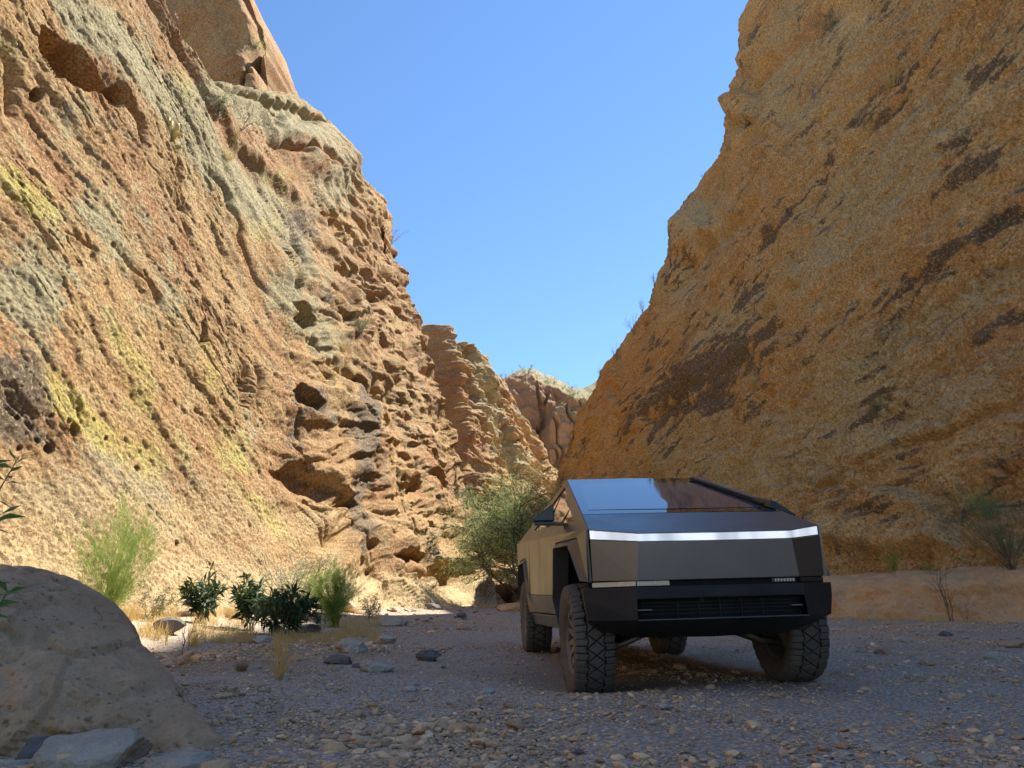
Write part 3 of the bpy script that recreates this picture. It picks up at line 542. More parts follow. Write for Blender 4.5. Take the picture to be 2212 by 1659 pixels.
M['lamp'] = paint('lamp_lens', (0.55, 0.52, 0.42), 0.15, 0.25, 0.0, 0.6)
M['bars'] = paint('grille_metal', (0.022, 0.021, 0.020), 0.3, 0.5)
M['arm'] = paint('cast_aluminium', (0.30, 0.28, 0.25), 0.7, 0.45, 0.0, dust=(0.2, 0.16, 0.12), dk=0.5)
M['rim'] = paint('dusty_rim', (0.17, 0.145, 0.115), 0.25, 0.55, 0.05, dust=(0.30, 0.235, 0.17), dk=0.7)
def tyre_mat():
    t = NT('dusty_rubber'); a = t.noise(3, 5, .6); f = t.noise(30, 5, .7)
    c = t.mix(t.mr(a, .35, .65), (0.085, 0.075, 0.064), (0.13, 0.112, 0.09)); c = t.mix(t.mr(f, .4, .7, 0, .5), c, (0.17, 0.145, 0.115)); c = t.mix(t.mr(t.attr('mask')[0], .2, .8), c, (0.018, 0.016, 0.014))
    return t.fin(c, 0.85, t.bump(f, .4, .004), **{'Specular IOR Level': 0.3})
M['tyre'] = tyre_mat()
def bar_mat():
    t = NT('light_bar_lens'); w = t.n('ShaderNodeTexWave', {'Vector': t.mapv((0.0, 0.15, 1.0)), 'Scale': 38.0, 'Distortion': 0.6, 'Detail': 1.0}, bands_direction='Z').outputs[1]
    n = t.noise(3.5, 2, .5, t.mapv((0, 1, 0)))
    e = t.math('MULTIPLY', t.mr(w, 0.1, 0.8, 0.22, 0.42), t.mr(n, 0.35, 0.6, 0.45, 1.0))
    t.t.links.new(e, t.b.inputs['Emission Strength'])
    return t.fin((0.6, 0.62, 0.65), 0.2, None, **{'Emission Color': (0.86, 0.93, 1.0)})
M['light_bar'] = bar_mat()

TY, TR_, TP = .0843, .0272, .007
f_ = Vector((math.sin(TY), -math.cos(TY), 0)); l_ = Vector((math.cos(TY), math.sin(TY), 0)); u_ = Vector((0, 0, 1))
f2 = f_ * math.cos(TP) + u_ * math.sin(TP); u2 = -f_ * math.sin(TP) + u_ * math.cos(TP)
l3 = l_ * math.cos(TR_) + u2 * math.sin(TR_); u3 = -l_ * math.sin(TR_) + u2 * math.cos(TR_)
TM = Matrix(((f2.x, l3.x, u3.x, 1.517), (f2.y, l3.y, u3.y, 6.462), (f2.z, l3.z, u3.z, 0.0), (0, 0, 0, 1)))
truck = empty('pickup_truck'); truck.matrix_world = TM
tag(truck, 'angular satin grey pickup truck with lit front light bar standing on the gravel', 'pickup truck')
def poly(name, V, F, mat, parent=truck, thick=0.0, bev=0.003, seg=2, smooth=False, off=-1.0, flip=False):
    me = bpy.data.meshes.new(name); me.from_pydata([tuple(v) for v in V], [], [tuple(f[::-1]) if flip else tuple(f) for f in F]); me.update()
    if smooth: me.polygons.foreach_set('use_smooth', [True] * len(me.polygons))
    me.materials.append(mat); o = bpy.data.objects.new(name, me); link(o, parent)
    if thick:
        m = o.modifiers.new('solid', 'SOLIDIFY'); m.thickness = thick; m.offset = off
    if bev:
        m = o.modifiers.new('bevel', 'BEVEL'); m.width = bev; m.segments = seg; m.limit_method = 'ANGLE'; m.angle_limit = 0.35
    return o
def mir(V): return [(x, -y, z) for x, y, z in V]
def hexa(p):                                # 8 corners -> faces (0-3 one end, 4-7 the other)
    return [(0, 3, 2, 1), (4, 5, 6, 7), (0, 1, 5, 4), (1, 2, 6, 5), (2, 3, 7, 6), (3, 0, 4, 7)]
def box_v(x0, x1, y0, y1, z0, z1):
    return [(x0, y0, z0), (x1, y0, z0), (x1, y1, z0), (x0, y1, z0), (x0, y0, z1), (x1, y0, z1), (x1, y1, z1), (x0, y1, z1)]
BOXF = [(0, 3, 2, 1), (4, 5, 6, 7), (0, 1, 5, 4), (1, 2, 6, 5), (2, 3, 7, 6), (3, 0, 4, 7)]
def boxes(name, L, mat, parent=truck, bev=0.004):
    V, F = [], []
    for b in L:
        v = box_v(*b) if not isinstance(b[0], tuple) else list(b); n = len(V); V += v; F += [tuple(i + n for i in f) for f in BOXF]
    return poly(name, V, F, mat, parent, bev=bev)
HS = (1.954 - 1.362) / (-1.499 - 0.213)     # slope of hood and windscreen
def topz(x): return 1.362 + HS * (x - 0.213)
def edgeY(x): return 0.945 + (0.728 - 0.945) * (0.697 - x) / (0.697 + 1.499)
BTz = 1.192; PK = (-1.499, .728, 1.954); TL = (-4.82, .978, 1.530)
def cz(x): return BTz + (TL[2] - BTz) * (0.697 - x) / (0.697 + 4.82)
def cy(x): return 0.948 + 0.050 * min(1, max(0, (0.697 - x) / 1.1)) - 0.02 * max(0, (-x - 3.0) / 1.8)
# hood
hx = [0.697, 0.901]
hood = poly('hood', [(.697, -.942, BTz), (.903, -.606, 1.140), (.915, 0, 1.136), (.903, .606, 1.140), (.697, .942, BTz), (.205, .893, topz(.205)), (.20, 0, topz(.20) + .004), (.205, -.893, topz(.205))],
            [(0, 1, 2, 6, 7), (6, 2, 3, 4, 5)], M['body'], thick=0.006, bev=0.002)
# windscreen with its dark border
W = lambda x, y, d=0.0: (x, y, topz(x) + d)
ws = poly('windscreen', [W(.190, -.888), W(.185, 0, .004), W(.190, .888), W(-1.497, .722), W(-1.505, 0, .006), W(-1.497, -.722)], [(0, 1, 4, 5), (1, 2, 3, 4)], M['glass'], thick=0.006, bev=0)
poly('haze_pane', [W(.03, -.805, .003), W(.06, 0, .009), W(.03, .805, .003), W(-1.20, .64, .003), W(-1.24, 0, .009), W(-1.20, -.64, .003)], [(0, 1, 4, 5), (1, 2, 3, 4)], M['glass_haze'], ws, thick=0.002, bev=0)  # opaque paler pane; interior haze behind the glass painted into its colour
poly('cowl_seam', [W(.206, -.893, -.006), W(.206, .893, -.006), W(.188, .893, -.006), W(.188, -.893, -.006)], [(0, 1, 2, 3)], M['black'], ws, thick=0.01, bev=0)
# fastback roof and tail
poly('roof', [(-1.512, -.722, 1.952), (-1.512, .722, 1.952), (TL[0], .968, 1.525), (TL[0], -.968, 1.525)], [(0, 1, 2, 3)], M['body'], thick=0.02)
poly('tailgate', [(-4.82, -.965, 1.52), (-4.82, .965, 1.52), (-4.74, .95, .86), (-4.74, -.95, .86)], [(0, 1, 2, 3)], M['body'], thick=0.03)
boxes('rear_bumper', [(-4.86, -4.35, -.97, .97, .62, .85)], M['plastic'])
# front fascia
FA = [(.700, -.938, 1.110), (.902, -.608, 1.072), (.912, 0, 1.068), (.902, .608, 1.072), (.700, .938, 1.110), (.686, .934, .797), (.884, .636, .789), (.892, 0, .787), (.884, -.636, .789), (.686, -.934, .797)]
poly('front_panel', FA, [(0, 9, 8, 1), (1, 8, 6, 3), (3, 6, 5, 4)], M['body'], thick=0.02, bev=0.003, flip=False)
lb = poly('light_bar', [(.692, -.936, 1.184), (.897, -.606, 1.133), (.909, 0, 1.129), (.897, .606, 1.133), (.692, .936, 1.184), (.694, .934, 1.118), (.899, .608, 1.080), (.909, 0, 1.077), (.899, -.608, 1.080), (.694, -.934, 1.118)],
          [(0, 9, 8, 1), (1, 8, 7, 2), (2, 7, 6, 3), (3, 6, 5, 4)], M['light_bar'], thick=0.02, bev=0)
poly('light_bar_housing', [(.680, -.94, 1.19), (.885, -.606, 1.138), (.895, 0, 1.134), (.885, .606, 1.138), (.680, .94, 1.19), (.68, .93, .79), (.86, .63, .785), (.87, 0, .782), (.86, -.63, .785), (.68, -.93, .79)],
     [(0, 9, 8, 1), (1, 8, 7, 2), (2, 7, 6, 3), (3, 6, 5, 4)], M['black'], lb, thick=0.02, bev=0)
# sides
def onside(x, z):                           # the upper side face between crease and roof line
    zr = topz(x) if x > -1.499 else PK[2] + (TL[2] - PK[2]) * (x + 1.499) / (TL[0] + 1.499)
    yr = edgeY(x) if x > -1.499 else PK[1] + (TL[1] - PK[1]) * (x + 1.499) / (TL[0] + 1.499)
    k = (z - cz(x)) / max(zr - cz(x), 1e-4); return (x, cy(x) + (yr - cy(x)) * k, z)
AF = {'front': dict(b=[(.700, .955, .79), (.475, .985, 1.15), (-.60, 1.002, 1.195), (-.80, 1.003, .68), (-.60, .985, .43)], l=[(.61, 1.022, .805), (.33, 1.062, 1.10), (-.56, 1.055, 1.14), (-.735, 1.055, .68), (-.53, 1.035, .44)]),
      'rear': dict(b=[(-2.66, .978, .545), (-3.06, 1.0, .755), (-3.42, 1.0, 1.235), (-4.16, .996, 1.235), (-4.50, .985, .75)], l=[(-2.88, 1.045, .545), (-3.17, 1.055, .80), (-3.40, 1.06, 1.165), (-4.08, 1.06, 1.165), (-4.36, 1.05, .75)])}
def side_body(m):
    fl = (lambda V: V) if m > 0 else mir
    # upper band around the window, window corners F, T, R
    Fw, Tw, Rw = onside(-.085, 1.345), onside(-1.455, 1.868), onside(-3.02, 1.548)
    o = [(.672, .943, BTz + .003), PK, TL]
    xs = [0.69, 0.2, -.5, -1.2, -1.9, -2.6, -3.3, -4.1, -4.82]; cre = [(x, cy(x), cz(x)) for x in xs]
    V = cre + [PK, Fw, Tw, Rw]; a, b, c, d = 9, 10, 11, 12
    F = [(0, 1, b), (1, 2, b), (2, 3, b), (3, 4, d, b), (4, 5, d), (5, 6, d), (6, 7, d), (7, 8, d), (8, a, c, d), (a, 0, b, c)]
    up = poly('side_frame', fl(V), F, M['body'], thick=0.018, bev=0.002, off=1.0 if m < 0 else -1.0)
    g = .014; gl = lambda p: (p[0], p[1] - g, p[2])
    sg = poly('side_window', fl([gl(Fw), gl(Tw), gl(Rw)]), [(0, 1, 2)], M['sideglass'], thick=0.005, bev=0)
    def strip(name, A, B, wd, d, mat=M['black']):
        A, B = Vector(A), Vector(B); n = Vector((0, 1, .25)).normalized(); q = (B - A).cross(n).normalized() * wd / 2
        n = n * d; V = [A - q, A + q, B + q, B - q]; V = [v - n for v in V] + [v + n * .1 for v in V]
        return poly(name, fl([tuple(v) for v in V]), BOXF, mat, sg, bev=0)
    strip('window_trim', gl(onside(-1.47, 1.852)), gl(onside(-3.0, 1.548)), .05, .012)
    strip('window_divider', gl(onside(-.56, 1.535)), gl(onside(-.80, 1.400)), .014, .008)
    strip('window_divider', gl(onside(-1.62, 1.77)), gl(onside(-1.86, 1.475)), .018, .008)
    strip('window_divider', gl(onside(-2.62, 1.64)), gl(onside(-2.66, 1.53)), .05, .008)
    # lower side, in columns between the wheel openings
    B = AF['front']['b']; Rr = AF['rear']['b']
    def c3(x): return (x, cy(x), cz(x))
    V = [c3(.69), (.686, .938, .80), B[0], B[1], c3(.40), B[2], c3(-.60), B[3], (-.78, .999, .715), c3(-.80), c3(-1.872), (-1.872, 1.0, .735), c3(-1.888), (-1.888, 1.0, .735), c3(-2.96), (-2.96, 1.0, .757), c3(-2.975), (-3.06, 1.0, .755), Rr[2], c3(-3.42), Rr[3], c3(-4.16), Rr[4], (-4.78, .975, .86), c3(-4.81)]
    F = [(0, 1, 2, 3, 4), (4, 3, 5, 6), (6, 5, 7, 8, 9), (9, 8, 11, 10), (12, 13, 15, 14), (16, 17, 18, 19), (19, 18, 20, 21), (21, 20, 22, 23, 24)]
    poly('side_panel', fl(V), F, M['body'], thick=0.018, bev=0.0025, off=-1.0 if m < 0 else 1.0)
    # lower door faces below the second crease
    V = [(-.78, .999, .712), (-1.872, 1.0, .732), (-1.62, .972, .545), (-.70, .972, .535), (-1.888, 1.0, .732), (-2.96, 1.0, .754), (-3.06, 1.0, .752), (-2.66, .972, .545), (-1.634, .972, .545)]
    poly('door_skirt', fl(V), [(0, 3, 2, 1), (4, 8, 7, 6, 5)], M['body'], thick=0.018, bev=0.0025, off=-1.0 if m < 0 else 1.0)
    boxes('sill', [tuple(fl([(-3.36, .80, .40), (-.50, .80, .405), (-.50, .955, .405), (-3.36, .955, .40), (-3.40, .80, .53), (-.62, .80, .522), (-.62, .982, .522), (-3.40, .982, .53)]))], M['flare'] if m > 0 else M['body'], bev=.006)
    for kind in ('front', 'rear'):
        b, l = AF[kind]['b'], AF[kind]['l']; n = len(b)
        rt = [(x + (0.02 if kind == 'front' else 0) * 0, .90, z) for x, y, z in l]
        V = b + l + rt; F = []
        for i in range(n - 1): F += [(i, i + 1, n + i + 1, n + i), (n + i, n + i + 1, 2 * n + i + 1, 2 * n + i)]
        poly('fender_flare', fl(V), F, M['flare'], thick=0.012, bev=0.003)
        # wheel housing: dark trough
        xs = [p[0] for p in l]; x0, x1 = min(xs) - .05, max(xs) + .05; zt = max(p[2] for p in l) + .02; zb = .42 if kind == 'front' else .56
        V = []; arc = [(x1, zb + .18), (x1 - .16, zt), (x0 + .12, zt), (x0, zb)]
        for y in (.955, .50): V += [(x, y, z) for x, z in arc]
        poly('wheel_housing', fl(V), [(0, 1, 5, 4), (1, 2, 6, 5), (2, 3, 7, 6), (4, 5, 6, 7)], M['black'], bev=0, thick=.01)
    # mirror
    mv = [(-.30, 1.275, 1.388), (-.30, 1.085, 1.525), (-.30, 1.065, 1.520), (-.30, 1.060, 1.372), (-.30, 1.262, 1.372), (-.46, 1.25, 1.392), (-.46, 1.09, 1.50), (-.46, 1.07, 1.498), (-.46, 1.065, 1.375), (-.46, 1.24, 1.375)]
    mr_ = poly('side_mirror', fl(mv), [(0, 1, 2, 3, 4), (9, 8, 7, 6, 5), (0, 5, 6, 1), (1, 6, 7, 2), (2, 7, 8, 3), (3, 8, 9, 4), (4, 9, 5, 0)], M['mirror_shell'], bev=.012, seg=3)
    poly('mirror_base', fl([(-.29, 1.262, 1.366), (-.29, 1.055, 1.366), (-.29, 1.055, 1.340), (-.29, 1.245, 1.340), (-.45, 1.24, 1.368), (-.45, 1.055, 1.368), (-.45, 1.055, 1.345), (-.45, 1.23, 1.345)]), BOXF, M['mirror_shell'], mr_, bev=.006)
    poly('mirror_arm', fl([(-.31, 1.09, 1.368), (-.31, .925, 1.350), (-.31, .925, 1.335), (-.31, 1.09, 1.342), (-.44, 1.09, 1.368), (-.52, .925, 1.362), (-.52, .925, 1.342), (-.44, 1.09, 1.342)]), BOXF, M['mirror_shell'], mr_, bev=.003)
for m in (1, -1): side_body(m)
# bumper
BV = [(.650, -1.004, .745), (.912, -.645, .742), (.922, 0, .742), (.912, .645, .742), (.650, 1.004, .745),
      (.648, 1.000, .655), (.908, .650, .655), (.918, 0, .655), (.908, -.650, .655), (.648, -1.000, .655),
      (.650, -.969, .507), (.905, -.655, .507), (.915, 0, .507), (.905, .655, .507), (.650, .969, .507),
      (.55, -1.004, .745), (.55, 1.004, .745), (.56, -.969, .50), (.56, .969, .50), (.54, -.60, .37), (.60, 0, .362), (.54, .60, .37), (.50, -.86, .425), (.50, .86, .425), (.80, -.62, .745), (.80, .62, .745)]
BF = [(0, 9, 8, 1), (1, 8, 7, 2), (2, 7, 6, 3), (3, 6, 5, 4), (9, 10, 11, 8), (6, 13, 14, 5), (15, 17, 10, 9, 0), (4, 5, 14, 18, 16), (0, 1, 24, 15), (1, 2, 3, 25, 24), (3, 4, 16, 25),
      (10, 22, 19, 11), (11, 19, 20, 12), (12, 20, 21, 13), (13, 21, 23, 14), (10, 17, 22), (14, 23, 18)]
bum = poly('front_bumper', BV, BF, M['plastic'], thick=.012, bev=.006)
boxes('grille', [(.785, .80, -.66, .66, .50, .66)], M['black'], bev=0)
gb = [(.832, .845, -.60, .56, z - .002, z + .002) for z in (.545, .575, .600, .625)] + [(.832, .848, y - .0025, y + .0025, .512, .645) for y in (-.33, -.165, 0.0, .165, .33)]
boxes('grille_bars', gb, M['bars'], bev=0)
boxes('grille_lip', [(.84, .925, -.655, .655, .503, .511)], M['flare'], bev=.002)
boxes('tow_hook', [(.80, .87, -.64, -.53, .572, .582), ], M['arm']); boxes('tow_hook', [(.80, .87, .55, .64, .577, .587)], M['arm'])
boxes('plate_panel', [(.915, .9235, -.145, .175, .662, .722)], M['plastic'], bev=.003)
boxes('bumper_camera', [(.905, .925, -.175, -.145, .632, .655)], M['black'])
boxes('lamp_recess', [(.60, .845, -.63, .63, .742, .792)] + [tuple([(.62, q * .92, .744), (.845, q * .628, .744), (.70, q * .62, .744), (.50, q * .90, .744), (.62, q * .92, .792), (.845, q * .628, .792), (.70, q * .62, .792), (.50, q * .90, .792)]) for q in (-1, 1)], M['black'], bev=0)
for sg_ in (-1, 1):
    a, b = (-.38, -.632) if sg_ < 0 else (.42, .612)
    h = boxes('headlight', [(.80, .868, min(a, b), max(a, b), .749, .787)], M['lamp'] if sg_ < 0 else M['mirror_shell'], bev=.004)  # left lamp pale, right one black: light and shade put into the colour
    boxes('led_module', [(.866, .873, min(a, b) + .02 + k * (abs(b - a) - .05) / 6, min(a, b) + .035 + k * (abs(b - a) - .05) / 6, .758, .778) for k in range(7)], M['lamp'], h, bev=0)
    q = sg_
    boxes('side_reflector', [tuple([(.668, q * .935, .750), (.872, q * .642, .750), (.82, q * .635, .750), (.62, q * .92, .750), (.668, q * .935, .787), (.872, q * .642, .787), (.82, q * .635, .787), (.62, q * .92, .787)])], M['lamp'] if sg_ < 0 else M['mirror_shell'], bev=.003)  # pale left and black right like the headlights, painted light and shade
# wiper on the driver side
def tubes(name, paths, mat, parent=None, ns=6):
    V, F = [], []
    for pts in paths:
        P = [Vector(p[:3]) for p in pts]; R_ = [p[3] for p in pts]; n0 = len(V)
        for i, p in enumerate(P):
            t = (P[min(i + 1, len(P) - 1)] - P[max(i - 1, 0)]).normalized(); a = t.orthogonal().normalized(); b = t.cross(a)
            for k in range(ns):
                c = 2 * math.pi * k / ns; V.append(p + (a * math.cos(c) + b * math.sin(c)) * R_[i])
        for i in range(len(P) - 1):
            for k in range(ns):
                F.append((n0 + i * ns + k, n0 + i * ns + (k + 1) % ns, n0 + (i + 1) * ns + (k + 1) % ns, n0 + (i + 1) * ns + k))
        F.append(tuple(n0 + k for k in range(ns))[::-1]); F.append(tuple(n0 + (len(P) - 1) * ns + k for k in range(ns)))
    me = bpy.data.meshes.new(name); me.from_pydata([tuple(v) for v in V], [], F); me.polygons.foreach_set('use_smooth', [ns > 4] * len(F)); me.materials.append(mat)
    return link(bpy.data.objects.new(name, me), parent)
wp = poly('wiper', [W(.02, .835, .01), W(.02, .875, .01), W(.02, .875, .055), W(.02, .835, .05), W(-1.42, .665, .012), W(-1.42, .70, .012), W(-1.42, .70, .042), W(-1.42, .675, .042)], BOXF, M['mirror_shell'], bev=.006)
poly('wiper_blade', [W(-.02, .80, .006), W(-.02, .815, .006), W(-.02, .815, .03), W(-.02, .80, .03), W(-1.38, .635, .008), W(-1.38, .65, .008), W(-1.38, .65, .03), W(-1.38, .635, .03)], BOXF, M['black'], wp, bev=0)
poly('wiper_hub', [W(.10, .845, .004), W(.10, .90, .004), W(.08, .89, .07), W(.08, .855, .07), W(-.16, .80, .004), W(-.16, .87, .004), W(-.16, .865, .055), W(-.16, .81, .055)], BOXF, M['mirror_shell'], wp, bev=.006)
# chassis
boxes('underbody', [(-3.3, .55, -.50, .50, .40, .70), (-3.2, -.72, -.88, .88, .43, .75), (-4.7, -3.2, -.46, .46, .50, .9), (.30, .62, -.80, .80, .44, .74)], M['black'], bev=.02)
for sg_ in (-1, 1):
    for xx, zc in ((0.0, .33), (-3.635, .40)):
        tubes('suspension_arm', [[(xx + .16, sg_ * .30, .43, .03), (xx + .08, sg_ * .60, zc - .03, .028), (xx + .02, sg_ * .80, zc - .06, .03)], [(xx - .20, sg_ * .30, .43, .03), (xx - .08, sg_ * .62, zc - .03, .026), (xx + .02, sg_ * .80, zc - .06, .03)]], M['arm'], truck, 8)
        tubes('damper', [[(xx - .02, sg_ * .62, zc - .02, .045), (xx - .04, sg_ * .58, zc + .35, .045)]], M['black'], truck, 10)
# wheels
RW, HWD = .456, .158
def tyre_mesh():
    nth = 560; prof = [(-.105, .262), (-.125, .27), (-.146, .30), (-.160, .345), (-.163, .385), (-.158, .415), (-.150, .435)]
    w = np.linspace(-.142, .142, 54); cr = [(a, .456 - .10 * a * a / .142 ** 2 * .10 - .006 * (abs(a) / .142) ** 6) for a in w]
    pr = np.array(prof + cr + [(-a, b) for a, b in prof[::-1]]); np_ = len(pr); th = np.linspace(0, 2 * np.pi, nth, endpoint=False)
    A, Wd = np.meshgrid(th * RW, pr[:, 0], indexing='ij'); Rr = np.broadcast_to(pr[:, 1], A.shape).copy()
    p = 2 * np.pi * RW / 26
    fr = lambda x: np.abs((x / p) % 1.0 - .5) * 2          # 0 at groove centre
    g = np.zeros(A.shape); aw = np.abs(Wd); zig = .070 + .010 * (np.abs((A / p) % 1 - .5) * 4 - 1)
    cen = aw < zig
    g = np.maximum(g, cen * (1 - sstep(.06, .16, fr(A + .75 * Wd)))); g = np.maximum(g, cen * (1 - sstep(.06, .16, fr(A - .75 * Wd + p * .0))))
    g = np.maximum(g, 1 - sstep(.003, .0065, np.abs(aw - zig)))
    sh = (aw > zig) & (Rr > .43) | ((Rr > .385) & (Rr < .44)); g = np.maximum(g, sh * (1 - sstep(.10, .20, fr(A * 2 + np.sign(Wd) * .02)) ) * .9)
    lug = (Rr > .36) & (Rr < .44) & (aw > .145)
    Rr = Rr - .014 * g * (Rr > .43); Wd = Wd + np.sign(Wd) * lug * .007 * (fr(A * 1.0) > .35)
    V = np.stack([np.sin(A / RW) * Rr, Wd, np.cos(A / RW) * Rr], -1).reshape(-1, 3); gr = (g * (Rr > .42)).reshape(-1, 1).repeat(3, 1)
    i = np.arange(nth * np_).reshape(nth, np_); j = np.roll(i, -1, 0); F = np.stack([i[:, :-1], j[:, :-1], j[:, 1:], i[:, 1:]], -1).reshape(-1, 4)
    return V, F[:, ::-1], gr
def lathe(prof, n=64, closed=False):
    V = [(math.sin(2 * math.pi * k / n) * r, y, math.cos(2 * math.pi * k / n) * r) for k in range(n) for y, r in prof]; m = len(prof)
    F = [(k * m + i, k * m + i + 1, ((k + 1) % n) * m + i + 1, ((k + 1) % n) * m + i) for k in range(n) for i in range(m - 1)]
    return V, F
def rim_mesh():                             # outer face towards +y
    V, F = lathe([(.128, .268), (.118, .262), (.10, .252), (.05, .245), (-.11, .245), (-.125, .262)], 72)
    def add(v, f):
        n = len(V); V.extend(v); F.extend([tuple(i + n for i in q) for q in f])
    v, f = lathe([(.075, .001), (.078, .055), (.070, .082), (.03, .085)], 40); add(v, f)
    for k in range(7):                      # twin spokes, flat and angular
        for da, w0, w1 in ((-.16, .028, .020), (.16, .028, .020)):
            a = 2 * math.pi * k / 7; r0, r1 = .060, .258; a0, a1 = a + da * .9, a + da * 1.35
            ca = lambda r, an, off, y: (math.sin(an) * r + math.cos(an) * off, y, math.cos(an) * r - math.sin(an) * off)
            v = [ca(r0, a0, -w0, .074), ca(r0, a0, w0, .074), ca(r0, a0, w0, .03), ca(r0, a0, -w0, .03), ca(r1, a1, -w1, .112), ca(r1, a1, w1, .112), ca(r1, a1, w1, .06), ca(r1, a1, -w1, .06)]
            add(v, BOXF)
        # outer cover plate between pairs
        a = 2 * math.pi * (k + .5) / 7; v = []
        for y in (.116, .095):
            for an, r in ((a - .20, .255), (a - .10, .215), (a + .10, .215), (a + .20, .255)): v.append((math.sin(an) * r, y, math.cos(an) * r))
        add(v, BOXF)
    return V, F
tv, tf, tg = tyre_mesh(); rv, rf = rim_mesh()
tyre_me = rim_me = brake_me = None
WZ = [(0, -.885, -.098), (0, .885, -.045), (-3.635, -.885, .038), (-3.635, .885, -.060)]
for k, (wx, wy, wz) in enumerate(WZ):
    w = bpy.data.objects.new('wheel', None); w.empty_display_size = .1; link(w, truck)
    w.location = (wx, wy, wz + RW - .012); w.rotation_euler = (0, rnd.random() * 6, 0 if wy > 0 else math.pi)
    if tyre_me is None:
        o = np_mesh('tyre', tv, tf, M['tyre'], w, attrs={'mask': ('POINT', tg)}); tyre_me = o.data
        r = poly('rim', rv, rf, M['rim'], w, bev=0); rim_me = r.data
        v, f = lathe([(.02, .03), (.02, .19), (-.01, .19), (-.01, .03)], 40); b = poly('brake_disc', v, f, M['arm'], w, bev=0); brake_me = b.data
    else:
        for nm, me in (('tyre', tyre_me), ('rim', rim_me), ('brake_disc', brake_me)): link(bpy.data.objects.new(nm, me), w)

# ------------------------------------------------------------------ rocks
def ico(sub):
    t = (1 + 5 ** .5) / 2; V = [(-1, t, 0), (1, t, 0), (-1, -t, 0), (1, -t, 0), (0, -1, t), (0, 1, t), (0, -1, -t), (0, 1, -t), (t, 0, -1), (t, 0, 1), (-t, 0, -1), (-t, 0, 1)]
    F = [(0, 11, 5), (0, 5, 1), (0, 1, 7), (0, 7, 10), (0, 10, 11), (1, 5, 9), (5, 11, 4), (11, 10, 2), (10, 7, 6), (7, 1, 8), (3, 9, 4), (3, 4, 2), (3, 2, 6), (3, 6, 8), (3, 8, 9), (4, 9, 5), (2, 4, 11), (6, 2, 10), (8, 6, 7), (9, 8, 1)]
    V = [np.array(v) / np.linalg.norm(v) for v in V]
    for _ in range(sub):
        c, G = {}, []
        def mid(a, b):
            k = (min(a, b), max(a, b))
            if k not in c: m = V[a] + V[b]; V.append(m / np.linalg.norm(m)); c[k] = len(V) - 1
            return c[k]
        for a, b, d in F: x, y, z = mid(a, b), mid(b, d), mid(d, a); G += [(a, x, z), (b, y, x), (d, z, y), (x, y, z)]
        F = G
    return np.array(V), np.array(F)
ICO = {k: ico(k) for k in (0, 1, 2, 3, 5)}
def rock_v(seed, sub, scale=(1, 1, .6), nplane=9, rough=.05):
    r = np.random.RandomState(seed); V, F = ICO[sub]; V = V.copy()
    n = r.normal(size=(nplane, 3)); n /= np.linalg.norm(n, axis=1)[:, None]; d = r.uniform(.55, .9, nplane)
    q = V @ n.T; lim = np.where(q > 1e-3, d / np.maximum(q, 1e-3), 9).min(1); V = V * np.minimum(1, lim)[:, None]
    if sub >= 2: V = V * (1 + rough * 2 * N1.fbm(V[:, 0] * 2 + seed, V[:, 1] * 2, V[:, 2] * 2, 4))[:, None]
    return V * np.array(scale), F
def rock(name, label, cat, loc, size, mat, seed, sub=3, scale=(1, .8, .6), rz=0., group=None, smooth=True, rough=.06):
    V, F = rock_v(seed, sub, scale, 10, rough); c, s_ = math.cos(rz), math.sin(rz); V = V * size / 2
    V = np.stack([V[:, 0] * c - V[:, 1] * s_, V[:, 0] * s_ + V[:, 1] * c, V[:, 2]], -1)
    o = np_mesh(name, V, F, M[mat], smooth=smooth and sub >= 3); o.location = loc
    return tag(o, label, cat, group)
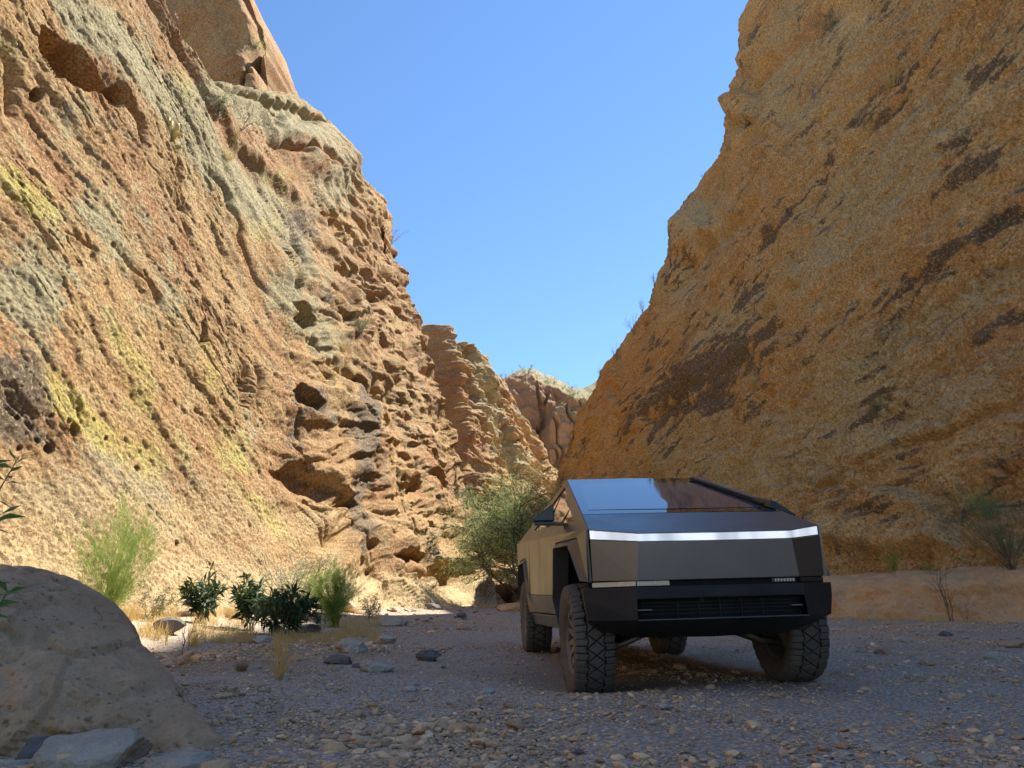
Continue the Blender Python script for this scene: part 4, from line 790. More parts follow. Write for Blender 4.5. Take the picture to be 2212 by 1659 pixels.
# scattered gravel, nobody could count it
def gravel_field():
    r = np.random.RandomState(5); T = [rock_v(100 + k, 0, (1, r.uniform(.6, .95), r.uniform(.35, .6))) for k in range(10)]
    T1 = [rock_v(200 + k, 1, (1, r.uniform(.6, .95), r.uniform(.35, .6))) for k in range(10)]
    Vs, Fs, Cs, n0 = [], [], [], 0; N = 90000
    px = r.uniform(-80, 2292, N); py = 1302 + (1700 - 1302) * r.rand(N) ** 1.25
    d = np.array([ray(a, b) for a, b in zip(px, py)]); t = CAM_H / np.maximum(-d[:, 2], .004); x, y = d[:, 0] * t, d[:, 1] * t
    z = gz(x, y); t = (CAM_H - z) / np.maximum(-d[:, 2], .004); x, y = d[:, 0] * t, d[:, 1] * t; z = gz(x, y)
    rr = np.hypot(x, y); cob = N2.fbm(x / 2.2, y / 3.0, 8., 2) + .25 * np.exp(-((x - 6) / 3) ** 2 - ((y - 11) / 3.) ** 2) + .2 * N1.fbm(x / .6, y / .6, 3., 2)
    cob = cob + .28 * sstep(.2, 1.6, -x - .2) * sstep(5, 7.5, y) * (1 - sstep(20, 30, y))
    den = sstep(-.35, .25, cob) * (1 - .93 * track(x, y)); keep = (r.rand(N) < .22 * (1 - .8 * track(x, y)) + .78 * den) & (y > 2.8) & (y < 47) & (x > -3.6 - .25 * y) & (x < 13 - .18 * y)
    x, y, z, rr, cob = x[keep], y[keep], z[keep], rr[keep], cob[keep]; n = len(x)
    sz = np.exp(r.normal(math.log(.0110), .6, n)) * (1 + 1.5 * sstep(.10, .55, cob)); sz = np.maximum(sz, rr * .0021); sz = np.minimum(sz, .11 + .03 * r.rand(n))
    pal = np.array([(.30, .28, .27), (.38, .355, .335), (.25, .235, .23), (.45, .42, .39), (.31, .24, .205), (.19, .18, .18), (.41, .33, .26), (.33, .32, .33), (.56, .53, .50), (.36, .29, .25)]) * (1.85, 1.30, .74)
    pi = r.choice(10, n, p=[.2, .2, .13, .12, .08, .06, .05, .09, .02, .05])
    for k in range(n):
        V, F = (T1 if sz[k] / rr[k] > .0085 else T)[r.randint(10)]
        a = r.uniform(0, 6.28); c, s_ = math.cos(a), math.sin(a); tx, ty = r.normal(0, .18, 2)
        v = V * sz[k] * .62; w = np.stack([v[:, 0] * c - v[:, 1] * s_, v[:, 0] * s_ + v[:, 1] * c, v[:, 2] + v[:, 0] * tx + v[:, 1] * ty], -1) + (x[k], y[k], z[k] + sz[k] * r.uniform(.02, .2))
        Vs.append(w); Fs.append(F + n0); n0 += len(V); Cs.append(np.broadcast_to(pal[pi[k]] * r.uniform(.85, 1.2), (len(V), 3)))
    o = np_mesh('gravel', np.concatenate(Vs), np.concatenate(Fs), M['gravel'], smooth=False, attrs={'tint': ('POINT', np.concatenate(Cs))})
    return tag(o, 'loose grey gravel and cobbles covering the dry wash', 'gravel', kind='stuff')
gravel_field()
# stones one can tell apart: (px, py of the foot, width px, material, label)
ST = [(751, 1412, 84, 'grey_rock', 'large rounded grey stone left of the track, beside the dry grass'), (811, 1452, 76, 'grey_rock', 'low brown grey stone in the gravel, nearer than the other large ones'),
      (727, 1437, 72, 'dark_rock', 'flat grey stone at left, just below the large rounded one'), (832, 1392, 60, 'pale_rock', 'pale stone in the cobble row behind the dry grass'),
      (923, 1428, 60, 'dark_rock', 'dark jagged stone in the middle of the gravel wash'), (848, 1352, 66, 'grey_rock', 'pale flat slab lying among green grass at the gravel edge'),
      (999, 1334, 30, 'dark_rock', 'small dark stone standing alone on the smooth far track'), (934, 1322, 46, 'dark_rock', 'dark stone at the far shadow edge of the wash'),
      (1002, 1362, 40, 'tan_rock', 'brown flat stone on the track left of the truck'), (882, 1494, 36, 'pale_rock', 'small pale stone alone in fine gravel at left centre'),
      (780, 1310, 62, 'pale_rock', 'white sunlit stone behind the leafy plants'), (730, 1338, 74, 'grey_rock', 'grey flat stone in the dry grass beside the green bush'),
      (790, 1440, 34, 'grey_rock', 'small round stone resting against the large stones at left'), (772, 1444, 30, 'dark_rock', 'dark small stone squeezed between the large stones at left'),
      (415, 1332, 78, 'pale_rock', 'tall pale angular rock under the dark leafy plant'), (378, 1340, 60, 'pale_rock', 'pale rough rock left of the tall angular one'),
      (292, 1322, 60, 'pale_rock', 'white sunlit rock pile stone left of the dry grass'), (268, 1338, 34, 'pale_rock', 'small white stone at the foot of the sunlit rock'),
      (478, 1342, 84, 'grey_rock', 'flat shaded grey slab right of the angular rock'), (345, 1352, 34, 'pale_rock', 'round pale pebble in sunlight at the grass edge'),
      (400, 1362, 52, 'tan_rock', 'tan rounded stone on the edge of the shade'), (662, 1368, 52, 'dark_rock', 'dark jagged stone in front of the leafy plants'),
      (620, 1350, 50, 'grey_rock', 'grey stone half hidden by dry grass'), (1266, 0, 0, '', ''),
      (560, 1392, 60, 'grey_rock', 'flat grey stone on the bare soil left of centre'), (590, 1436, 44, 'grey_rock', 'small flat stone left of the cobbles'),
      (1340 * .2604 + 702, 1500, 40, 'pale_rock', 'pale rounded cobble in the left foreground gravel'), (1103, 1530, 40, 'tan_rock', 'pinkish cobble left of the near front wheel'),
      (1365, 1524, 27, 'tan_rock', 'orange tan pebble in front of the truck'), (1436, 1530, 36, 'pale_rock', 'flat pale stone in front of the truck'), (1412, 1564, 24, 'grey_rock', 'pale topped grey pebble in the foreground'),
      (1908, 1626, 36, 'grey_rock', 'brown grey stone in the right foreground'), (1953, 1642, 24, 'pale_rock', 'cream pebble beside the grey foreground stones'), (2010, 1652, 42, 'grey_rock', 'pale round stone at the bottom right edge'),
      (1252, 1630, 28, 'dark_rock', 'dark oval pebble at the bottom centre'), (1604, 1630, 20, 'pale_rock', 'white pebble in the centre foreground'), (1826, 1634, 36, 'grey_rock', 'flat pinkish grey stone in the right foreground'),
      (1912, 1414, 40, 'tan_rock', 'reddish brown stone right of the truck'), (2150, 1425, 44, 'grey_rock', 'grey stone at the right edge in the cobbles'), (2195, 1400, 50, 'tan_rock', 'wide pinkish slab at the right edge of the cobbles'),
      (1950, 1388, 34, 'grey_rock', 'grey cobble in the cobble band below the sandy bank'), (2050, 1376, 30, 'dark_rock', 'dark cobble in the cobble band below the sandy bank')]
sd = 11
for px_, py_, wpx, mt, lb_ in ST:
    if not wpx: continue
    sd += 1; x, y, z = gpt(px_, py_); size = wpx / FB * math.hypot(x, y) * .92
    hz = rnd.uniform(.42, .6) if 'tall' not in lb_ else 1.05
    if 'flat' in lb_ or 'slab' in lb_: hz = .36
    rock('stone', lb_, 'stone', (x, y + size * .3, z + size * .10), size, mt, sd, 5 if wpx > 50 else 3, (1, rnd.uniform(.7, .95), hz), rnd.uniform(-.5, .5), rough=.13)
# unnamed cobbles of middle size, each one its own stone
protos = [[rock_v(300 + k, 2, (1, rnd.uniform(.6, .9), rnd.uniform(.38, .62)), 10, .05) for k in range(5)]]
pm = {}
areas = [('grey cobble lying in the stony patch left of the truck', 'cobbles left of the truck', 55, (480, 1120, 1335, 1560), .028), ('grey cobble lying in the cobble band right of the truck', 'cobbles right of the truck', 55, (1815, 2212, 1352, 1420), .030),
         ('small cobble lying in the foreground gravel', 'cobbles in the foreground', 50, (520, 2200, 1520, 1650), .018), ('dark cobble lying in the far wash', 'cobbles far up the wash', 30, (790, 1110, 1312, 1345), .024)]
for lab, grp, cnt, (xa, xb, ya, yb), k_ in areas:
    for i in range(cnt):
        x, y, z = gpt(rnd.uniform(xa, xb), rnd.uniform(ya, yb)); sz = min(.22, k_ * math.hypot(x, y) * rnd.uniform(.45, 1.0) / 2.2)
        if 0.0 < x < 2.9 and 5.7 < y < 10.8: continue
        v, mt = rnd.randrange(5), ('dark_rock' if 'dark' in lab else rnd.choice(['grey_rock', 'grey_rock', 'grey_rock', 'pale_rock', 'dark_rock']) if 'grey' not in lab else 'grey_rock')
        if (v, mt) not in pm:
            V, F = protos[0][v]; o = np_mesh('cobble', V * .5, F, M[mt], smooth=False); pm[v, mt] = o.data
        else: o = link(bpy.data.objects.new('cobble', pm[v, mt]))
        o.scale = (sz,) * 3; o.location = (x, y, z + sz * .08); o.rotation_euler = (rnd.uniform(-.2, .2), rnd.uniform(-.2, .2), rnd.uniform(0, 6.28)); tag(o, lab, 'cobble', grp)
# big boulder at the left edge
def big_boulder():
    out = [(-900, 1250), (-600, 1215), (-300, 1200), (-100, 1212), (0, 1226), (45, 1227), (95, 1240), (140, 1262), (172, 1300), (205, 1348), (240, 1378), (290, 1410), (335, 1452), (385, 1503), (430, 1552), (468, 1600), (488, 1650), (500, 1700)]
    Yr = np.interp(np.arange(len(out)), [0, 4, 9, 17], [5.6, 4.75, 4.25, 3.45]); n, m = 420, 300
    R3_ = np.array([at(a, b, y) for (a, b), y in zip(out, Yr)]); seg = np.r_[0, np.cumsum(np.linalg.norm(np.diff(R3_, axis=0), axis=1))]; u = np.linspace(0, seg[-1], n)
    Rg = np.stack([np.interp(u, seg, R3_[:, i]) for i in range(3)], -1); k = np.ones(7) / 7
    for i in range(3): Rg[:, i] = np.convolve(np.pad(Rg[:, i], 3, 'edge'), k, 'valid')
    v = np.linspace(-1, 1, m); dep_f = 1.55 * np.clip(Rg[:, 2] / .8, .18, 1.1); dep_b = 1.0 * np.clip(Rg[:, 2] / .8, .15, 1.1)
    a = v[None] * np.pi / 2; yo = np.where(v[None] < 0, np.abs(np.sin(a)) ** 1.0 * -dep_f[:, None], np.sin(a) * dep_b[:, None]); zc = np.cos(a) ** .72
    X = Rg[:, None, 0] + 0.10 * yo; Y = Rg[:, None, 1] + yo; Z = -.12 + (Rg[:, None, 2] + .12) * zc
    nz = .14 * N1.fbm(X / .9, Y / .9, Z / .6, 4) + .045 * N2.fbm(X / .16, Y / .16, Z / .16, 4); fr = np.clip(1 - zc, 0, 1) * .7 + .18
    rg = 1 - np.abs(N3.fbm(X / .9 + Z * .8, Y / 1.4, Z / .5, 3)) * 2.8; nz = nz - .05 * sstep(.75, 1, rg)
    c1, c2, ci = N1.cell(X / .07 + Z * 4, Z / .05 + Y * 6); nz = nz - .022 * (1 - sstep(.08, .25, c1)) * (ci > .6)
    rg = np.abs(N1.fbm(X / 1.1 - Z * .9, Y / 2., Z / .9 + X * .4, 4)); nz = nz - .07 * (1 - sstep(0, .035, rg)) + .05 * np.sign(N2.fbm(X / .8, Y / 1.2, Z / .7 - X * .5, 2)) * .4
    Y = Y - nz * fr * (v[None] < .2) * 1.6; Z = Z + nz * .35
    o = np_mesh('boulder', np.stack([X, Y, Z], -1).reshape(-1, 3), grid_faces(n, m)[:, ::-1], M['boulder'])
    return tag(o, 'huge smooth brown boulder filling the left foreground', 'boulder')
big_boulder()
for px_, py_, Y_, sx, hz, mt, lb_ in [(205, 1640, 3.25, .46, .55, 'grey_rock', 'blue grey rock at the bottom left corner, largest of three'), (375, 1668, 3.2, .36, .45, 'grey_rock', 'flat blue grey rock at the bottom edge, right of the largest one'), (95, 1648, 3.35, .34, .6, 'dark_rock', 'dark slate rock at the bottom left, wedged under the boulder'), (10, 1668, 3.2, .3, .4, 'grey_rock', 'pale grey rock in the extreme bottom left corner')]:
    sd += 1; p = at(px_, py_, Y_); rock('rock', lb_, 'rock', p, sx, mt, sd, 5, (1, .7, hz), .2, rough=.09)
for px_, py_, wpx, hz, mt, lb_ in [(1102, 1312, 50, .55, 'bank', 'low tan mound of earth behind the truck'), (372, 1306, 56, .6, 'dark_rock', 'dark mound standing in for the shadow at the left cliff foot')]:  # the dark mound is added in place of a shadow at the cliff foot
    sd += 1; x, y, z = gpt(px_, max(py_, 1314)); y = min(y, 30); x, y, z = at(px_, py_, y); size = wpx / FB * y * 1.15; rock('mound', lb_, 'mound', (x, y, gz1(x, y) + .1), size, mt, sd, 5, (1, .8, hz), .2, rough=.1)

# ------------------------------------------------------------------ plants
def leaf_mesh(name, P, D, L, Wd, mat, parent=None, seed=0, fold=0.0, tri=False):
    """P base points, D directions, L lengths, Wd widths (arrays): pointed leaves"""
    r = np.random.RandomState(seed); P, D = np.asarray(P), np.asarray(D); D = D / np.linalg.norm(D, axis=1)[:, None]; n = len(P)
    q = np.cross(D, r.normal(size=(n, 3))); q /= np.linalg.norm(q, axis=1)[:, None] + 1e-9; L = np.broadcast_to(L, n)[:, None]; Wd = np.broadcast_to(Wd, n)[:, None]
    if tri:
        V = np.stack([P - q * Wd / 2, P + q * Wd / 2, P + D * L], 1).reshape(-1, 3); F = np.arange(3 * n).reshape(-1, 3)
    else:
        up = np.cross(q, D) * fold * Wd
        V = np.stack([P, P + D * L * .45 + q * Wd / 2 + up, P + D * L + np.array([0, 0, -1]) * L * fold * .5, P + D * L * .45 - q * Wd / 2 + up], 1).reshape(-1, 3); F = np.arange(4 * n).reshape(-1, 4)
    return np_mesh(name, V, F, mat, parent, smooth=False)
def stem_paths(r, n, h, w, lean=0.0, r0=.008, seg=6, base=.05, droop=0.0):
    out = []
    for i in range(n):
        a = r.uniform(0, 6.283); ry = w * .5 * math.sqrt(r.uniform(0, 1)); hh = h * r.uniform(.55, 1.0) * (1 - .25 * (ry / (w * .5)) ** 2); pts = []
        bx, by = r.normal(0, base, 2); j = r.normal(0, .03 * h, (seg + 1, 2))
        for k in range(seg + 1):
            t = k / seg; o = ry * t ** 1.2
            pts.append((bx + math.cos(a) * o + j[k][0] * t + lean * h * t, by + math.sin(a) * o + j[k][1] * t, hh * t - droop * h * t * t * (ry / (w * .5)), r0 * (1 - .8 * t)))
        out.append(pts)
    return out
def sample(paths, r, n, t0=.15):
    P, D = [], []
    for _ in range(n):
        p = paths[r.randint(len(paths))]; t = (t0 + (1 - t0) * r.rand()) * (len(p) - 1); i = min(int(t), len(p) - 2); f = t - i
        a, b = np.array(p[i][:3]), np.array(p[i + 1][:3]); P.append(a + (b - a) * f); d = b - a; D.append(d / (np.linalg.norm(d) + 1e-9))
    return np.array(P), np.array(D)
def side_twigs(paths, r, n, L, r0, spread=.8, t0=.2):
    P, D = sample(paths, r, n, t0); out = []
    for p, d in zip(P, D):
        e = d + r.normal(0, spread, 3); e /= np.linalg.norm(e); e2 = e + d * .6; e2 /= np.linalg.norm(e2); l = L * r.uniform(.4, 1)
        out.append([(*p, r0), (*(p + e * l * .5), r0 * .7), (*(p + e * l * .5 + e2 * l * .5), r0 * .3)])
    return out
def plant(name, label, cat, loc, h, w, style, seed, leaf='sage', twig='dry_twig', lean=0.0, dens=1.0, group=None, rot=None, leafsize=None):
    r = np.random.RandomState(seed); root = empty(name, loc); tag(root, label, cat, group)
    if rot is not None: root.rotation_euler = rot
    px = h  # scale reference
    if style == 'broom':                     # many green rod-like twigs
        st = stem_paths(r, int(34 * dens), h * .95, w, lean, .0022 * h + .0008); tw = side_twigs(st, r, int(260 * dens), h * .26, .0010, .42, .15)
        tubes('stem', st + tw, M[twig], root, 3); al = st + tw
        P, D = sample(al, r, int(17000 * dens), .12); P = P + r.normal(0, .012 * h, P.shape); D = D + r.normal(0, .5, D.shape) + (0, 0, .35)
        leaf_mesh('foliage', P, D, r.uniform(.02, .07, len(P)) * h ** .5, .0030 * h ** .5 * (leafsize or 1), M[leaf], root, seed, tri=True)
    elif style == 'leafy':                   # long pointed leaves on upright stems
        st = stem_paths(r, int(9 * dens), h, w, lean, .006); tw = side_twigs(st, r, int(12 * dens), h * .3, .003, .6, .4); tubes('stem', st + tw, M[twig], root, 4)
        P, D = sample(st + tw, r, int(230 * dens), .3); D = D * .5 + r.normal(0, .75, D.shape) + (0, 0, .12); l = (leafsize or .15)
        leaf_mesh('foliage', P, D, r.uniform(.6, 1.1, len(P)) * l, l * .20, M[leaf], root, seed, fold=.35)
    elif style == 'bush':
        st = stem_paths(r, int(14 * dens), h, w, lean, .012 * h); tw = side_twigs(st, r, int(60 * dens), h * .35, .004 * h, .9); tubes('stem', st + tw, M[twig], root, 3)
        P, D = sample(st + tw, r, int(1500 * dens), .3); P = P + r.normal(0, .03 * h, P.shape); D = r.normal(0, 1, D.shape)
        leaf_mesh('foliage', P, D, r.uniform(.6, 1.2, len(P)) * (leafsize or .05 * h), (leafsize or .05 * h) * .5, M[leaf], root, seed, fold=.2)
    elif style == 'twigs':
        st = stem_paths(r, int(9 * dens), h, w, lean, .012 * h); tw = side_twigs(st, r, int(50 * dens), h * .4, .005 * h, .8); tw2 = side_twigs(tw, r, int(110 * dens), h * .16, .003 * h, .9)
        tubes('stem', st, M[twig], root, 4); tubes('twigs', tw + tw2, M[twig], root, 3)
    elif style == 'grass':
        n = int(170 * dens); a = r.uniform(0, 6.283, n); q = r.uniform(0, 1, n); P = np.stack([np.cos(a) * w * .12 * q, np.sin(a) * w * .12 * q, 0 * a], -1)
        D = np.stack([np.cos(a) * w * .5 * r.rand(n), np.sin(a) * w * .5 * r.rand(n), np.full(n, h)], -1); leaf_mesh('blades', P, D, r.uniform(.5, 1.1, n) * h, .012 * h + .002, M[leaf], root, seed, tri=True)
    return root
def gplant(name, label, cat, px_, py_, hpx, wpx, style, leaf='sage', twig='dry_twig', Y=None, **kw):
    global sd; sd += 1
    if Y is None: x, y, z = gpt(px_, py_)
    else: x, y, z = at(px_, py_, Y); z = gz1(x, y) if kw.pop('ground', True) else z
    s_ = math.hypot(x, y) / FB
    return plant(name, label, cat, (x, y, z - .01), hpx * s_, wpx * s_, style, sd, leaf, twig, **kw)
# left bank
gplant('desert_broom', 'tall wispy green shrub in front of the left cliff, beside the boulder', 'shrub', 225, 1345, 250, 150, 'broom', 'broom', 'broom', Y=11.5, lean=.05, dens=1.1)
gplant('desert_broom', 'bright green feathery bush at the left cliff foot, right of the leafy plants', 'shrub', 725, 1325, 148, 120, 'broom', 'broom', 'broom', Y=17, dens=1.9, leafsize=1.3)
gplant('pale_shrub', 'pale grey green shrub behind the dark leafy plants', 'shrub', 640, 1315, 135, 190, 'bush', 'pale_leaf', 'dry_twig', Y=18.5, dens=2.6, leafsize=.05)
gplant('leafy_plant', 'dark leafy plant above the tall angular rock, leftmost of three', 'plant', 432, 1322, 92, 80, 'leafy', 'dark_leaf', 'dry_twig', Y=14, dens=2.0, leafsize=.25)
gplant('leafy_plant', 'dark leafy plant between the grey slab and the pale shrub', 'plant', 545, 1325, 98, 70, 'leafy', 'dark_leaf', 'dry_twig', Y=13.8, dens=2.4, leafsize=.24)
gplant('leafy_plant', 'wide dark leafy plant in front of the pale shrub, rightmost of three', 'plant', 612, 1348, 95, 120, 'leafy', 'dark_leaf', 'dry_twig', Y=13.2, dens=3.6, leafsize=.24)
gplant('leafy_plant', 'small green leafy plant beside the white stone and feathery bush', 'plant', 690, 1338, 60, 40, 'leafy', 'fresh_leaf', 'dry_twig', Y=14.5, dens=.9, leafsize=.10)
gplant('low_shrub', 'low yellowish green bush at the left cliff foot, right of the feathery bush', 'shrub', 800, 1308, 55, 80, 'bush', 'sage', 'dry_twig', Y=22, dens=.8)
gplant('low_shrub', 'tiny green tuft on the pale cliff foot far up the wash', 'shrub', 882, 1275, 9, 24, 'bush', 'broom', 'dry_twig', Y=27, ground=False, dens=.5)
gplant('dry_stalk', 'thin leafless stalk in front of the boulder shadow, left of the track', 'plant', 394, 1415, 95, 20, 'twigs', 'straw', 'dry_brown', dens=.25)
gplant('low_shrub', 'dusty green shrub against the cliff left of the tree', 'shrub', 1010, 1100, 62, 60, 'bush', 'sage', 'dry_twig', Y=44, ground=False, dens=.8)
gplant('dry_bush', 'dry grey brush hanging over the dark shadow mound behind the tall shrub', 'shrub', 330, 1300, 70, 120, 'bush', 'sage', 'dry_twig', Y=13.5, dens=.6, leafsize=.04)
# right bank
gplant('desert_broom', 'dark green shrub with bare branches on the bank at the right edge', 'shrub', 2185, 1232, 185, 190, 'broom', 'sage', 'bark', Y=17.2, ground=False, lean=-.12, dens=.9)
gplant('leafy_plant', 'small green plant on the bank right of the truck', 'plant', 1930, 1240, 50, 34, 'broom', 'broom', 'dry_twig', Y=19.5, ground=False, dens=.35)
gplant('low_shrub', 'low dark green tuft on the bank edge between two small plants', 'shrub', 2015, 1240, 26, 50, 'bush', 'broom', 'dry_twig', Y=18.6, ground=False, dens=.7)
gplant('leafy_plant', 'tiny leafy sprig on the bank under the right edge shrub', 'plant', 2090, 1215, 36, 70, 'bush', 'broom', 'dry_twig', Y=18.5, ground=False, dens=.25)
gplant('dry_stalk', 'tall thin weed in front of the sandy bank right of the truck', 'plant', 2053, 1342, 108, 40, 'twigs', 'sage', 'dry_brown', dens=.45)
gplant('dry_stalk', 'shorter thin weed beside the tall one before the sandy bank', 'plant', 2085, 1345, 50, 24, 'twigs', 'sage', 'dry_brown', dens=.35)
# left foreground, close to the camera
def near_leafy(label, pxy, Y, tip, n, seed):
    r = np.random.RandomState(seed); a = np.array(at(*pxy, Y)); root = empty('leafy_plant', tuple(a)); tag(root, label, 'plant'); paths, P, D = [], [], []
    for (tx, ty) in tip:
        b = np.array(at(tx, ty, Y + r.uniform(-.1, .1))) - a; m = b * .5 + r.normal(0, .03, 3); m[2] += .02; paths.append([(0, 0, 0, .006), (*m, .0045), (*b, .002)])
        for k in range(n):
            t = 1 - .42 * (k / n) ** 1.2; p = m + (b - m) * (2 * t - 1); ang = k * 2.4; d = np.array([math.cos(ang), math.sin(ang) * .6, .55 - .8 * (1 - t) * 2 + r.normal(0, .12)]); P.append(p); D.append(d)
    tubes('stem', paths, M['fresh_leaf'], root, 5); l = r.uniform(.075, .125, len(P)); leaf_mesh('foliage', P, D, l, l * .22, M['fresh_leaf'], root, seed, fold=.35); return root
near_leafy('fresh green leafy plant entering at the left edge above the boulder', (-120, 1300), 3.3, [(42, 985), (-20, 1010), (2, 1110)], 13, 3)
near_leafy('dark green leaf sprig at the left edge against the boulder', (-60, 1420), 3.0, [(18, 1275), (-10, 1300)], 11, 4)
# grasses nobody could count
def grass_field():
    r = np.random.RandomState(9); P, D, L = [], [], []
    Z_ = [(230, 430, 1318, 1400, 6000, .28), (430, 820, 1325, 1392, 15000, .16), (300, 800, 1290, 1325, 7000, .26), (760, 890, 1335, 1385, 700, .08), (1800, 2212, 1325, 1347, 4000, .22), (360, 560, 1400, 1450, 400, .09), (0, 200, 1250, 1330, 500, .2)]
    for xa, xb, ya, yb, n, h in Z_:
        a, b = r.uniform(xa, xb, n), np.maximum(r.uniform(ya, yb, n), 1316); k = N1(a / 60., b / 25., 1.) > -.12; a, b = a[k], b[k]
        d = np.array([ray(p, q) for p, q in zip(a, b)]); z = 0 * a
        for _ in range(7): t = (z - CAM_H) / np.minimum(d[:, 2], -1e-4); x, y = d[:, 0] * t, d[:, 1] * t; z = gz(x, y)
        y2 = np.minimum(y, 24); x = x * y2 / y; z = gz(x, y2); m = len(a)
        P.append(np.stack([x, y2, z - .01], -1)); D.append(np.stack([r.normal(0, .4, m), r.normal(0, .4, m), np.ones(m)], -1)); L.append(h * r.uniform(.4, 1.2, m))
    P, D, L = np.concatenate(P), np.concatenate(D), np.concatenate(L)
    o = leaf_mesh('dry_grass', P, D, L, .005 + .02 * L, M['straw'], None, 5, tri=True); return tag(o, 'yellow dry grass along both edges of the wash', 'grass', kind='stuff')
grass_field()
for a, b, h, w_, lb_ in [(521, 1450, 30, 60, 'reddish dry grass tuft on the bare soil left of the track'), (405, 1432, 20, 40, 'small dry grass tuft near the thin stalk'), (660, 1330, 34, 40, 'dry grass tuft before the wide leafy plant'), (60, 1600, 60, 90, 'dry grass tuft at the bottom left between boulder and rocks'), (262, 1390, 56, 70, 'golden sunlit grass tuft at the boulder edge')]:
    gplant('grass_tuft', lb_, 'grass tuft', a, b, h, w_, 'grass', 'dry_brown' if 'reddish' in lb_ else 'straw', Y=3.5 if a == 60 else None)
x, y, z = gpt(1835, 1338); r = np.random.RandomState(4)
fb = tubes('fallen_branch', [[(x + i * .06 - .45, y + r.uniform(-.1, .1), z + .04 + .10 * r.rand(), .012), (x + i * .05, y + r.uniform(-.1, .1), z + .07 + .05 * r.rand(), .012), (x + .35 + i * .07, y + .1 * r.rand(), z + .03, .004)] for i in range(5)], M['dry_twig'], None, 5)
tag(fb, 'fallen dry branches at the bank foot beside the front wheel', 'branch')
# the tree behind the truck
def tree():
    Yt = 41.0; x, y, z = at(1140, 1300, Yt); z = gz1(x, y); root = empty('desert_tree', (x, y, z - .05)); root.scale = (1.32,) * 3; tag(root, 'green feathery desert tree standing behind the truck at the cliff foot', 'tree')
    r = np.random.RandomState(21); s_ = Yt / FB; paths, tips = [], []
    def grow(p, d, L, rad, lev):
        pts = [(*p, rad)]; n = 5; dd = d.copy(); q = p.copy()
        for i in range(n):
            dd = dd + r.normal(0, .16, 3) + np.array([0, 0, .05 if lev < 2 else -.04]); dd /= np.linalg.norm(dd); q = q + dd * L / n; pts.append((*q, rad * (1 - .55 * (i + 1) / n)))
            if lev < 4 and i >= (1 if lev else 2):
                for _ in range(2 if lev < 3 else 1):
                    e = dd + r.normal(0, .62, 3); e[2] *= .8; e /= np.linalg.norm(e); grow(q.copy(), e, L * r.uniform(.55, .75), rad * .5, lev + 1)
        paths.append(pts)
        if lev >= 2: tips.append(pts)
    for dx, dz, L in ((-.6, 1.0, 2.9), (-.35, 1.0, 3.1), (-.1, 1.0, 3.2), (.2, 1.0, 3.0), (-.75, .8, 2.5), (-.3, 1.0, 2.3)):
        d = np.array([dx, r.uniform(-.5, .5), dz]); grow(np.array([0., 0, 0]), d / np.linalg.norm(d), L, .07, 0)
    tubes('trunk', [p for p in paths if p[0][3] > .008], M['bark'], root, 5)
    P, D = sample(tips, r, 60000, .1); P = P + r.normal(0, .14, P.shape); keep = (N1(P[:, 0] * 1.3, P[:, 1] * 1.3, P[:, 2] * 1.3) > -.3) & (P[:, 2] > 1.0); P = P[keep]; D = D[keep] + r.normal(0, .7, P.shape) + (0, 0, -.25)
    leaf_mesh('crown', P, D, r.uniform(.05, .12, len(P)), .026, M['tree_leaf'], root, 2, fold=.1)
    print('tree extent', P.min(0), P.max(0), x, z)
tree()
